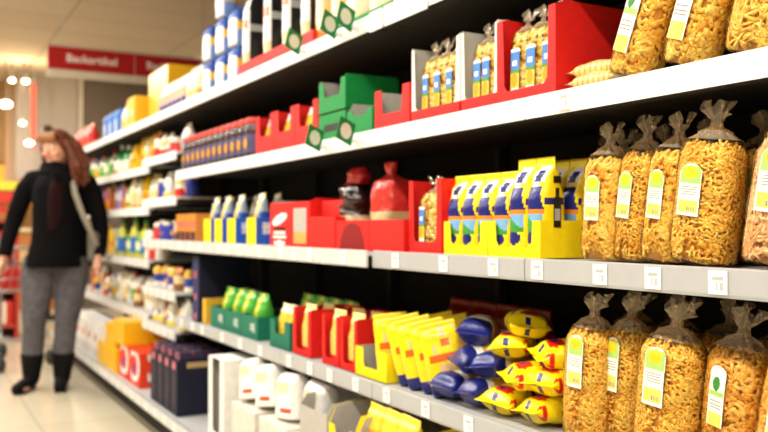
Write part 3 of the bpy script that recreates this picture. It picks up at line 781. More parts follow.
for i, (t, d, z, rz, ry) in enumerate(heap):
    o = inst('navy', navy); lay(o, d-.05, t, ZD+z, -PI/2, ry, -PI/2 + rz); tag(o, 'navy and gold packet lying in a heap on the fourth shelf, ' + ['bottom left', 'bottom right', 'second layer left', 'second layer right', 'behind at the left', 'topmost'][i], 'packet', 'navy packets in the heap')
yel2 = pack('pasta_packet', .095, .065, .17, 'lying', M_YR2, d_redyel, 36, 30, 25, amp=.005)
heap = [(1.53, 1.185, .033, .3, .1), (1.43, 1.19, .033, -.15, -.1), (1.505, 1.195, .098, -.4, .08), (1.395, 1.20, .098, .1, -.05), (1.54, 1.235, .155, .6, -.1), (1.435, 1.225, .155, -.45, .16), (1.49, 1.27, .205, 1.0, .1)]
for i, (t, d, z, rz, ry) in enumerate(heap):
    o = inst('yel2', yel2); lay(o, d-.04, t, ZD+z, -PI/2, ry, -PI/2 + rz)
    tag(o, 'yellow packet with red print lying in a heap by the pasta bags, ' + ['bottom left', 'bottom right', 'second layer left', 'second layer right', 'third layer left', 'third layer right', 'topmost'][i], 'packet', 'yellow packets in the heap')
drk = pack('bag', .11, .09, .22, 'pillow', [P('c01c18'), P('8a1a16'), P('c9a24a')], lambda s, u, v: 2 if .2 < v < .3 else (1 if v > .7 else 0), seed=27)
for i, t in enumerate((2.06, 1.945, 1.83, 1.715)):
    o = inst('drk', drk); put(o, 1.43, t, ZD, 0, .02); tag(o, 'dark red bag at the back of the fourth shelf, ' + ordn(i, 4), 'bag', 'dark red bags at the back')
brf = pack('flat_bag', .13, .04, .24, 'lying', [P('8a6a30'), P('6a3a22'), P('b89a4a')], lambda s, u, v: 1 if .3 < v < .6 else (2 if v > .8 else 0), seed=29)
for i, (t, z) in enumerate(((1.56, .0), (1.36, .0), (1.50, .045), (1.44, .09))):
    o = inst('brf', brf); lay(o, 1.46, t-.06, ZD+z+.022, -PI/2, 0, -.1*i+.1); tag(o, 'brown flat bag in the dim back of the fourth shelf, ' + ['bottom left', 'bottom right', 'middle', 'topmost'][i], 'bag', 'flat bags at the back')
# red boxes with pasta
redbx = [(357, 340), (339, 322), (311, 293)]
rp = pack('pasta_packet', .085, .05, .17, 'pillow', [P('ecc04a'), RED, P('f7e08a')], lambda s, u, v: 2 if v > .8 else (1 if s == 'f' and v < .16 else (2 if int(u*9+v*30) % 4 == 0 else 0)), seed=31)
for j, (pa, pb) in enumerate(redbx):
    t0, t1 = along(pa, 1.15), along(pb, 1.15); W = t1-t0; tc_ = (t0+t1)/2
    o = inst('redD%d' % j, tray('display_tray', W-.004, .2, .155, .16, .16, REDK, REDK, .7, .022)); put(o, 1.15+.1, tc_, ZD); tag(o, 'red display tray of yellow packets on the fourth shelf, ' + ['right', 'middle', 'left'][j] + ' of three', 'display tray', 'red trays on the fourth shelf')
    for k_ in (0, 1):
        b = inst('rp', rp); put(b, 1.152+.035+.065*k_, tc_, ZD+.003, 0, 0); b.scale.x = min(1, (W-.016)/.085); tag(b, 'yellow pasta packet in the %s red tray of the fourth shelf, %s one' % (['right', 'middle', 'left'][j], 'front' if k_ == 0 else 'hind'), 'packet', 'packets in red trays, fourth shelf')
t0, t1 = along(290, 1.15), along(270, 1.15); W = t1-t0; tc_ = (t0+t1)/2
o = inst('tealD', tray('display_tray', W-.004, .18, .10, .10, .10, TEAL, TEAL, .5, .05)); put(o, 1.15+.09, tc_, ZD); tag(o, 'small teal display tray left of the red trays', 'display tray', 'green trays on the fourth shelf')
gp = pack('pasta_packet', .08, .06, .15, 'pillow', [P('e4c23c'), GRN, P('fff4c0')], lambda s, u, v: 2 if v > .8 else (1 if v < .3 else 0), seed=33)
for k_ in (-1, 1):
    b = inst('gp', gp); put(b, 1.152+.045, tc_ - k_*W*.22, ZD+.003, 0, .04); tag(b, 'yellow packet in the small teal tray, %s one' % ('left' if k_ < 0 else 'right'), 'packet', 'packets in the teal tray')
tgr = span(258, 211, 3, 1.15); W = abs(tgr[1]-tgr[0])
gp2 = pack('snack_bag', .11, .07, .17, 'pillow', [P('4fae3a'), P('d8d23c'), P('2a7a34')], lambda s, u, v: 1 if abs(u) < .35 and s == 'f' else (2 if v < .3 else 0), seed=35)
for i, t in enumerate(sorted(tgr, reverse=True)):
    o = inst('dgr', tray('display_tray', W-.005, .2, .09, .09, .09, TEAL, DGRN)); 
    if i == 0: plate(.05, .035, 8, 8, lambda u, v: 0 if int(u*8+v*8) % 2 else None, T((W*.2,-.1008,.03))).build('white_print', WHTK, o); KIDS.pop(o.name, None)
    put(o, 1.15+.1, t, ZD); tag(o, 'dark green display tray on the fourth shelf, ' + ordn(i, 3), 'display tray', 'green trays on the fourth shelf')
    for k_ in ((-1, 1) if i == 1 else (0,)):
        b = inst('gp2', gp2); put(b, 1.152+.06, t - k_*.05, ZD+.003, 0, .06*k_); tag(b, 'green snack bag in the %s dark green tray%s' % (['left', 'middle', 'right'][i], '' if k_ == 0 else (', left one' if k_ < 0 else ', right one')), 'bag', 'green snack bags')
for i, t in enumerate((3.0, 2.88, 2.76, 2.64)):
    b = inst('gp2', gp2); put(b, 1.36, t, ZD, 0, .05); tag(b, 'green snack bag at the dim back of the fourth shelf, ' + ordn(i, 4), 'bag', 'green snack bags at the back')
o = inst('navbox', carton('tall_carton', .10, .24, .30, NAVK, lambda u, v: 1 if abs(u+.1) < .3 and int(v*9) % 3 == 0 else 0, [K('2a2f5a'), PNK])); put(o, 1.14+.12, along(198, 1.15), ZD); tag(o, 'tall dark blue carton reaching up to the middle shelf', 'carton')
yp = carton('small_box', .05, .1, .11, P('e0b030')); o = inst('yp', yp); put(o, 1.2, along(208, 1.17)-.01, ZD); tag(o, 'small yellow box squeezed beside the tall dark blue carton', 'box')
# ================================================================ bottom shelf
XE = 1.05
nb = span(178, 151, 4, XE)
nbx = carton('large_carton', .20, .30, .225, NAVK, lambda u, v: 1 if abs(u) < .4 and .1 < v < .8 and int(v*14+u*3) % 3 == 0 else (2 if v > .86 and abs(u) < .5 else 0), [NAVK, K('4a3f55'), PNK])
W = abs(nb[1]-nb[0])
for i, t in enumerate(sorted(nb, reverse=True)):
    o = inst('nbx', carton('large_carton', W-.012, .22, .25, NAVK, lambda u, v: 1 if abs(u) < .4 and .1 < v < .8 and int(v*14+u*3) % 3 == 0 else (2 if v > .86 and abs(u) < .5 else 0), [NAVK, K('4a3f55'), PNK],
        lambda u, v: 0 if v > .9 and abs(u) < .6 else None, [K('b89a6a')])); put(o, XE+.11, t, ZE); tag(o, 'large dark blue carton on the bottom shelf, ' + ordn(i, 4), 'carton', 'dark cartons on the bottom shelf')
    for k_ in range(3):
        b = inst('chocobox', carton('small_box', W-.05, .06, .035, K('3a3048'), lambda u, v: 1 if int(u*4) % 2 else 0, [K('3a3048'), PNK], flaps=False)); put(b, XE+.045+.068*k_, t, ZE+.2525); tag(b, 'small dark box on the %s dark carton, %s' % (['leftmost', 'second', 'third', 'rightmost'][i], ['frontmost', 'second', 'hindmost'][k_]), 'box', 'small boxes on the dark cartons')
t0, t1 = along(224, XE), along(209, XE); W = t1-t0
o = inst('wcart', tray('open_carton', W, .17, .34, .34, .34, WHTK, GREYK, .5, .05)); put(o, XE+.085, (t0+t1)/2, ZE); tag(o, 'tall white carton with cut-out front on the bottom shelf', 'carton')
MB().box((0,0,.3415), (W,.17,.002)).build('top_flap', WHTK, o)
lowc = carton('large_carton', .24, .26, .20, K('dcd6c8'))
for i, px in enumerate((243, 272, 305, 345, 393)):
    o = inst('lowc', lowc); put(o, 1.06+.13, along(px, 1.06), ZE); tag(o, 'pale grey carton on the bottom shelf under the white goods, ' + ordn(i, 5), 'carton', 'grey cartons on the bottom shelf')
ZL = ZE + .203
flour = pack('flour_bag', .13, .09, .15, 'block', [P('f2efe6'), P('d94a2a'), P('e7d9b0'), GREY], lambda s, u, v: 1 if s == 'f' and .12 < v < .25 and u > 0 else (2 if s == 'f' and .55 < v < .8 and abs(u) < .6 else 0), seed=41)
for i, (px, d, ln) in enumerate(((244, 1.12, -.2), (258, 1.13, -.16), (278, 1.13, -.08), (298, 1.15, .05))):
    o = inst('flour', flour); put(o, d, along(px, 1.08), ZL, .1, ln, .1, .13, .09); tag(o, 'white paper flour bag on the grey cartons, bottom shelf, ' + ordn(i, 4), 'flour bag', 'flour bags on the bottom shelf')
for i, (pa, pb) in enumerate(((327, 300), (355, 329), (408, 358))):
    t0, t1 = along(pa, 1.07), along(pb, 1.07); W = t1-t0
    o = inst('lowy%d' % i, tray('display_tray', W-.004, .2, [.10,.085,.095][i], .13, .15, YELK if i else GREYK, GREYK, .6 if i else 0, .06)); put(o, 1.07+.1, (t0+t1)/2, ZL); tag(o, ['grey display tray behind the flour bags, bottom shelf', 'yellow display tray at the lower edge of the photo, left one', 'yellow display tray at the lower edge, full of orange packets'][i], 'display tray', 'trays on the bottom shelf')
og = pack('pasta_packet', .09, .06, .16, 'pillow', [P('f0a828'), P('f6d23c'), RED], lambda s, u, v: 1 if v > .6 else (2 if s == 'f' and .3 < v < .4 else 0), seed=45)
for i, px in enumerate((368, 384, 400)):
    b = inst('og', og); put(b, 1.13, along(px, 1.10), ZL+.003, 0, .05); tag(b, 'orange packet in the yellow tray at the lower edge, ' + ordn(i, 3), 'packet', 'orange packets on the bottom shelf')
wp = pack('flour_bag', .1, .08, .19, 'block', [P('efe9dc'), P('c9b48a')], lambda s, u, v: 1 if s == 'f' and .3 < v < .6 else 0, seed=47)
for i, px in enumerate((312, 330, 348, 366)):
    b = inst('wp', wp); put(b, 1.37, along(px, 1.32), ZE, 0, .04); tag(b, 'cream paper bag in the back row of the bottom shelf, ' + ordn(i, 4), 'flour bag', 'paper bags in the back row, bottom shelf')
# ================================================================ top shelf
def wide_print(side, u, v):
    if side == 'f':
        if (u/.55)**2 + ((v-.42)/.2)**2 < 1: return 1 if (u/.4)**2 + ((v-.42)/.14)**2 > 1 else 2
        if v < .1: return 3
    return 0
bm1 = pack('flour_bag', .15, .09, .23, 'block', [P('dcc9a0'), P('c9cf96'), P('e9ddb8'), P('d99a4a')], wide_print, seed=51)
bm2 = pack('flour_bag', .12, .09, .23, 'block', [P('d9a45c'), P('e2c594'), P('c47a34')], lambda s, u, v: 1 if s == 'f' and abs(u) < .5 and v > .3 else (2 if v < .2 else 0), seed=53)
t0, t1 = along(392, 1.15), along(334, 1.15)
o = inst('gtrayA', tray('display_tray', t1-t0, .22, .028, .028, .028, GRNK, GRNK)); put(o, 1.15+.11, (t0+t1)/2, ZA); tag(o, 'shallow green display tray on the top shelf', 'display tray')
for i, (px, kk, fn_, lb) in enumerate(((381, 'bm1', bm1, 'rightmost'), (356, 'bm1', bm1, 'left of two'))):
    o = inst(kk, fn_); put(o, 1.21, along(px, 1.18), ZA+.003, 0, 0); tag(o, 'pale baking flour bag in the shallow green tray, ' + lb, 'flour bag', 'bags in the green tray')
for i, px in enumerate((337, 325)):
    o = inst('bm2', bm2); put(o, 1.21, along(px, 1.18)+.015-.03*(1-i), ZA, 0, .0); tag(o, 'beige and orange flour bag left of the green tray, ' + ('right one' if i == 0 else 'left one'), 'flour bag', 'beige bags on the top shelf')
# white-trayed goods further right on the top shelf
for i, (pa, pb) in enumerate(((432, 394), (480, 434))):
    t0, t1 = along(pb, 1.15), along(pa, 1.15); t0, t1 = min(t0, t1), max(t0, t1)
    o = inst('wA%d' % i, tray('display_tray', t1-t0-.004, .22, .06, .1, .1, WHTK, WHTK)); put(o, 1.15+.11, (t0+t1)/2, ZA); tag(o, 'white card display tray on the top shelf, ' + ('left one' if i == 0 else 'at the upper frame edge'), 'display tray', 'white trays on the top shelf')
    for k_ in (-1, 1):
        b = inst('bm2', bm2); put(b, 1.23, (t0+t1)/2 - k_*(t1-t0)*.24, ZA+.003); b.scale.x = (t1-t0-.012)/2/.125; tag(b, 'beige flour bag in the white tray %s, %s' % ('beside the green tray' if i == 0 else 'at the frame edge', 'left one' if k_ < 0 else 'right one'), 'flour bag', 'bags in the white trays')
# clear card holders clipped to the top rail
for i, (pa, pb) in enumerate(((432, 389), (387, 374))):
    t0, t1 = along(pa, FRONT), along(pb, FRONT)
    r = empty('card_holder', (FRONT-.014, (t0+t1)/2, ZA-.045)); tag(r, 'long white card holder clipped to the top rail' if i == 0 else 'short white card holder clipped to the top rail', 'card holder')
    MB().box((0,0,.02), (.004, t1-t0, .055)).build('holder_plate', HOLD, r); MB().box((.004,0,.045), (.010, t1-t0, .006)).build('clip', HOLD, r)
    MB().box((-.003,0,.02), (.0015, (t1-t0)*.8, .04)).build('card', CARD, r)
# black and white packs in red trays
fs = pack('baking_packet', .06, .10, .32, 'block', M_FS, d_fs, 36, 34, 55, ne=4)
fsw = pack('baking_packet', .06, .09, .16, 'block', [P('efe2c4'), P('e0a850')], lambda s, u, v: 1 if v < .3 else 0, 36, 34, 57, ne=4)
tw = [along(313, 1.15), along(288, 1.15), along(262, 1.15), along(238, 1.15)]
for j in range(3):
    W = tw[j+1]-tw[j]; tc_ = (tw[j]+tw[j+1])/2
    o = inst('rA%d' % j, tray('display_tray', W-.004, .22, .055, .055, .055, REDK, REDK)); put(o, 1.15+.11, tc_, ZA); tag(o, 'low red tray of black packets on the top shelf, ' + ['right', 'middle', 'left'][j], 'display tray', 'red trays on the top shelf')
for q, px in enumerate((302, 283, 264, 243)):
    for rw in range(2):
        b = inst('fs', fs); put(b, 1.152+.05+.105*rw, along(px, 1.15), ZA+.003, 0, 0)
        tag(b, 'tall black packet with white front on the top shelf, %s row, %s' % (['front', 'back'][rw], ['rightmost', 'third from left', 'second from left', 'leftmost'][q]), 'packet', 'black packets on the top shelf')
for q, px in enumerate((293, 274, 254)):
    b = inst('fsw', fsw); put(b, 1.152+.09, along(px, 1.15), ZA+.003); tag(b, 'shorter cream packet between the tall black packets, ' + ['right', 'middle', 'left'][q], 'packet', 'short packets on the top shelf')
# round green shelf tags
def shelf_tag():
    r = empty('shelf_tag')
    MB().box((.012,0,-.012), (.03,.02,.014)).build('clip', HOLD, r)
    rot = Matrix.Rotation(math.radians(18), 3, 'Y')
    MB().box((-.032,0,.018), (.078,.0025,.078), 0, rot).build('green_card', K('0f7a3c'), r)
    b = MB(); n = 28; b.add([(-.032+.027*math.cos(2*PI*k/n), -.0016, .018+.027*math.sin(2*PI*k/n)) for k in range(n)], [tuple(range(n))]); b.build('white_disc', K('d9d8c4'), r)
    return r
for z, px, lb in ((ZA, 297, 'top shelf rail by the black packets'), (ZA, 333, 'top shelf rail below the beige flour bags'), (ZA, 349, 'top shelf rail at the shallow green tray'),
                  (ZB, 318, 'second shelf rail, left below the green trays'), (ZB, 349, 'second shelf rail, right below the green trays')):
    o = inst('stag', shelf_tag); o.location = (FRONT-.03, along(px, FRONT-.04), z-.012); o.rotation_euler = (0, 0, .35); o.scale = (.85, .85, .85)
    tag(o, 'square green tag with white disc on the ' + lb, 'shelf tag', 'green shelf tags')
# blue topped stack
bls = pack('sugar_packet', .10, .08, .155, 'block', [P('f3f1ea'), BLUE, P('e8b83a'), P('6f8fd0')], lambda s, u, v: (0 if s == 'f' and v < .7 else (1 if v > .62 else (2 if .4 < v < .62 else 3))) , seed=59, ne=4)
for i, (px, n) in enumerate(((217, 3), (230, 2), (204, 2))):
    for q in range(n):
        b = inst('bls', bls); put(b, 1.19, along(px, 1.15), ZA+.156*q, 0, 0); tag(b, 'white and blue packet left of the black packets, %s stack, %s' % (['middle', 'right', 'left'][i], (['lowest', 'middle', 'topmost'] if n == 3 else ['lower', 'upper'])[q]), 'packet', 'blue and white packets stacked on top')
bgp = pack('baking_packet', .08, .06, .17, 'pillow', [P('f0dcb0'), P('e2a850'), P('c8b8b0')], lambda s, u, v: 1 if v < .35 else (2 if v > .8 else 0), seed=61)
row('bgp', bgp, 'beige packet on the far top shelf, right of the yellow carton', 'packet', 'beige packets on the far top shelf', span(198, 187, 3, 1.17), ZA, 1.19, .08, .06)
pkp = pack('baking_packet', .08, .07, .16, 'pillow', [P('e8a88a'), P('35307a'), P('f2d8c8')], lambda s, u, v: 1 if v < .3 else (2 if v > .6 else 0), seed=63)
row('pkp', pkp, 'pink and blue packet in front of the big yellow carton', 'packet', 'pink packets on the far top shelf', span(186, 160, 6, 1.17), ZA, 1.19, .08, .07)
ycar = carton('large_carton', .42, .28, .30, P('f2b81a'))
o = inst('ycar', ycar); put(o, 1.36, along(158, 1.25)-.1, ZA); tag(o, 'big yellow carton on the far top shelf', 'carton')
o = inst('ycar2', carton('large_carton', .2, .22, .19, P('f4c02a'), lambda u, v: 1 if abs(u) < .5 and .2 < v < .5 else 0, [P('f4c02a'), P('e8902a')])); put(o, 1.27, along(142, 1.2)+.12, ZA); tag(o, 'smaller yellow carton left of the big yellow one', 'carton')
crp = pack('baking_packet', .09, .07, .18, 'pillow', [P('f0e2c8'), P('e8c06a')], lambda s, u, v: 1 if v < .4 else 0, seed=65)
row('crp', crp, 'cream packet left of the yellow cartons, top shelf', 'packet', 'cream packets on the far top shelf', span(135, 122, 3, 1.17), ZA, 1.19, .09, .07)
blp = pack('sugar_packet', .10, .08, .17, 'block', [P('4a86d8'), P('d8e4f4')], lambda s, u, v: 1 if s == 'f' and abs(u) < .5 and v < .6 else 0, seed=67, ne=4)
row('blp', blp, 'light blue packet at the far end of the top shelf', 'packet', 'light blue packets', span(121, 104, 3, 1.17), ZA, 1.19, .10, .08)
rdp = pack('sweets_bag', .13, .09, .19, 'pillow', [P('e0362e'), P('f0b0a0'), P('e86a4a')], lambda s, u, v: 1 if (u/.4)**2 + ((v-.5)/.15)**2 < 1 else (2 if v < .25 else 0), seed=69)
row('rdp', rdp, 'red bag at the far end of the top shelf', 'bag', 'red bags on the far top shelf', [6.62, 6.82, 7.02, 7.22], ZA, 1.20, .13, .09)
# ================================================================ far bays
Z1 = ZF[0]; Z2 = ZF[1]
def far_row(key, fn, desc, cat, i0, i1, n, z, d, w, dep):
    a, b = EDGE[i0]+.06, EDGE[i1]-.06
    return row(key, fn, desc, cat, desc.split(',')[0] + ' row', [a + (b-a)*(q+.5)/n for q in range(n)], z, d, w, dep)
S = {}
S['wr'] = pack('baking_packet', .075, .06, .13, 'pillow', [P('f2ecd8'), P('d8322a'), P('e8c070')], lambda s, u, v: 1 if v < .35 else (2 if .5 < v < .7 else 0), seed=71)
S['yb'] = pack('baking_packet', .085, .06, .19, 'block', [P('f2c41c'), P('e88a1c')], lambda s, u, v: 1 if s == 'f' and .3 < v < .5 else 0, seed=73, ne=4)
S['gb'] = bottle('syrup_bottle', .034, .20, P('2f9a44'), P('f2f2ee'), P('e8efe0'))
S['wb'] = bottle('syrup_bottle', .032, .19, P('e8e4da'), P('c83028'), P('4aa04a'))
S['cr'] = pack('baking_packet', .07, .06, .19, 'pillow', [P('e9d49a'), P('f6ecd0'), P('d8a860')], lambda s, u, v: 1 if .5 < v < .8 else (2 if v < .15 else 0), seed=75)
S['op'] = carton('small_box', .07, .10, .16, P('ee8a2a'), lambda u, v: 1 if v > .5 else 0, [P('ee8a2a'), P('7a4a9a')])
S['rb'] = pack('baking_packet', .08, .07, .09, 'block', [P('d83a40'), P('f0e4d0')], lambda s, u, v: 1 if v > .7 else 0, seed=77)
S['bw'] = jar('jar', .034, .10, P('2f3a9a'), P('f6ecd4'), P('3a48b0'))
S['gy'] = bottle('oil_bottle', .036, .25, P('c9c84a'), P('3a8a3a'), P('2f6ab8'))
S['wp'] = carton('small_box', .09, .10, .17, WHTK, lambda u, v: 1 if (u/.5)**2 + ((v-.45)/.2)**2 < 1 else 0, [WHTK, P('3a50a8')])
S['by'] = pack('baking_packet', .07, .06, .11, 'block', [P('2f3f9a'), P('e8b84a'), P('f0e4d0')], lambda s, u, v: 1 if v > .6 else (2 if v < .25 else 0), seed=79)
S['wy'] = pack('baking_packet', .09, .07, .15, 'pillow', [P('f2eddc'), P('f0d03c'), P('2c3a9a')], lambda s, u, v: 2 if s == 'f' and (u/.4)**2 + ((v-.35)/.14)**2 < 1 else (1 if v < .2 else 0), seed=81)
S['wc'] = carton('carton', .18, .2, .22, WHTK, lambda u, v: 1 if v < .3 else (2 if abs(u) < .5 and .5 < v < .7 else 0), [WHTK, P('c9c4bc'), P('d84a3a')])
S['yc'] = carton('carton', .26, .25, .135, P('f0b818'))
def swoosh(u, v):
    r = u*u + (2*v-1.2)**2
    if abs(r - .75) < .28 and u > -.6: return 1
    if (u+.2 - (v-.4)*1.2)**2/.05 + ((v-.42)/.3)**2 < 1: return 2
    return 0
S['sw'] = carton('detergent_carton', .24, .22, .185, K('e2401c'), swoosh, [K('e2401c'), WHTK, K('20338a')], swoosh, [K('e2401c'), WHTK, K('20338a')])
S['rw'] = pack('baking_packet', .07, .06, .15, 'pillow', [P('d8362a'), P('f2e6d0'), P('e8c040')], lambda s, u, v: 1 if .4 < v < .7 else (2 if v > .85 else 0), seed=83)
S['vi'] = pack('baking_packet', .07, .06, .17, 'block', [P('8a7ab8'), P('e8e0f0')], lambda s, u, v: 1 if s == 'f' and .4 < v < .8 else 0, seed=85, ne=4)
S['gr'] = pack('baking_packet', .075, .06, .16, 'pillow', [P('7ab050'), P('f0ecc0'), P('e8c83a')], lambda s, u, v: 1 if .3 < v < .6 else (2 if v < .12 else 0), seed=87)
S['wt'] = bottle('syrup_bottle', .03, .17, P('d9d4c8'), P('2f58a8'), P('e2b23a'))
S['br'] = pack('baking_packet', .075, .06, .12, 'pillow', [P('8a5a36'), P('e8c890'), P('d87a2a')], lambda s, u, v: 1 if .3 < v < .65 else (2 if v > .8 else 0), seed=89)
DS = {'wr': ('white and red packet', 'packet', .075), 'yb': ('yellow boxy packet', 'packet', .085), 'gb': ('green bottle', 'bottle', .07), 'wb': ('white bottle with red cap', 'bottle', .07),
 'cr': ('cream packet', 'packet', .07), 'op': ('orange and violet box', 'box', .1), 'rb': ('low red packet', 'packet', .07), 'bw': ('small blue jar with pale lid', 'jar', .07), 'gy': ('yellow-green bottle', 'bottle', .07),
 'wp': ('white box with blue emblem', 'box', .1), 'by': ('blue and gold packet', 'packet', .06), 'wy': ('white packet with blue seal', 'packet', .07), 'rw': ('red and white packet', 'packet', .06), 'vi': ('violet packet', 'packet', .06),
 'gr': ('green and cream packet', 'packet', .06), 'wt': ('pale bottle with blue cap', 'bottle', .07), 'br': ('brown packet', 'packet', .06)}
BAYN = {6: 'first', 7: 'second', 8: 'third', 9: 'fourth', 10: 'last'}
SHN = ['top', 'second', 'third', 'fourth', 'fifth', 'sixth']
def far_mix(b0, si, z, keys):
    n = len(keys); cnt = {}; rr = random.Random(b0*10+si)
    tot = {k_: keys.count(k_) for k_ in keys}
    for q, k_ in enumerate(keys):
        ds, cat, dep = DS[k_]; t = EDGE[b0+1] - .05 - (BW-.1)*(q+.0)/(n-1); c_ = cnt.get(k_, 0); cnt[k_] = c_+1
        o = inst(k_, S[k_]); put(o, (1.165 if b0 < 7 or si == 0 else 1.195) + dep/2 + rr.uniform(-.008, .03), t, z, rr.uniform(-.15, .15), 0, 0)
        w_ = ordn(c_, tot[k_]); o.scale.z = rr.uniform(.92, 1.1)
        tag(o, ds + ', ' + SHN[si] + ' shelf of the ' + BAYN[b0] + ' far bay' + (', ' + w_ if w_ else ''), cat, 'goods on the ' + SHN[si] + ' shelf, ' + BAYN[b0] + ' far bay')
far_mix(6, 1, Z1[1], ['rw', 'wr', 'wr', 'rb', 'wr', 'wy'])
far_mix(6, 2, Z1[2], ['rb', 'bw', 'wy', 'bw', 'wr', 'bw'])
far_mix(6, 3, Z1[3], ['rb', 'bw', 'bw', 'bw', 'br', 'br'])
far_mix(6, 4, Z1[4], ['by', 'by', 'bw', 'by', 'br', 'by'])
far_mix(6, 5, Z1[5], ['wy', 'wy', 'br', 'wy', 'by', 'wy'])
far_mix(7, 1, Z2[1], ['yb', 'yb', 'yb', 'cr', 'yb', 'yb'])
far_mix(8, 1, Z2[1], ['wb', 'wr', 'gb', 'gb', 'gb', 'wt'])
far_mix(9, 1, Z2[1], ['wb', 'wt', 'gr', 'wb', 'gr', 'wb'])
far_mix(10, 1, Z2[1], ['gr', 'wt', 'gr', 'wr', 'gr', 'wt'])
far_mix(7, 2, Z2[2], ['cr', 'cr', 'yb', 'cr', 'cr', 'cr'])
far_mix(8, 2, Z2[2], ['op', 'vi', 'cr', 'vi', 'op', 'gr'])
far_mix(9, 2, Z2[2], ['op', 'op', 'vi', 'wr', 'op', 'cr'])
far_mix(7, 3, Z2[3], ['gy', 'gr', 'gy', 'wp', 'rw', 'wp'])
far_mix(8, 3, Z2[3], ['yb', 'wp', 'gr', 'gy', 'gr', 'wt'])
far_mix(9, 3, Z2[3], ['yb', 'wr', 'yb', 'wb', 'cr', 'yb'])
far_mix(7, 4, Z2[4], ['wp', 'br', 'cr', 'wp', 'wp', 'br'])
far_mix(8, 4, Z2[4], ['wp', 'wt', 'wp', 'cr', 'wp', 'wb'])
far_mix(9, 4, Z2[4], ['op', 'by', 'wp', 'op', 'wr', 'by'])
# bottom deck of the far bays
o = inst('swc', S['sw']); put(o, 1.17, 4.62, ZE); tag(o, 'red carton with white and blue swirl on the bottom shelf, right of two', 'carton', 'red swirl cartons')
o = inst('swc', S['sw']); put(o, 1.17, 4.88, ZE); tag(o, 'red carton with white and blue swirl on the bottom shelf, left of two', 'carton', 'red swirl cartons')
for i, (t, z, d) in enumerate(((4.95, ZE+.1875, 1.17), (5.16, ZE, 1.17), (5.23, ZE+.1375, 1.18), (5.44, ZE, 1.17))):
    o = inst('yc', S['yc']); put(o, d, t, z)
    tag(o, ['yellow carton standing on the red swirl carton', 'yellow carton on the bottom shelf beside the red swirl cartons', 'yellow carton stacked on the lower yellow cartons', 'yellow carton on the bottom shelf, leftmost'][i], 'carton', 'yellow cartons on the bottom shelf')
for i, t in enumerate((6.6, 6.38, 6.16, 5.94, 5.72)):
    o = inst('wc', S['wc']); put(o, 1.16, t, ZE); tag(o, 'white carton on the far bottom shelf, ' + ordn(i, 5), 'carton', 'white cartons on the far bottom shelf')
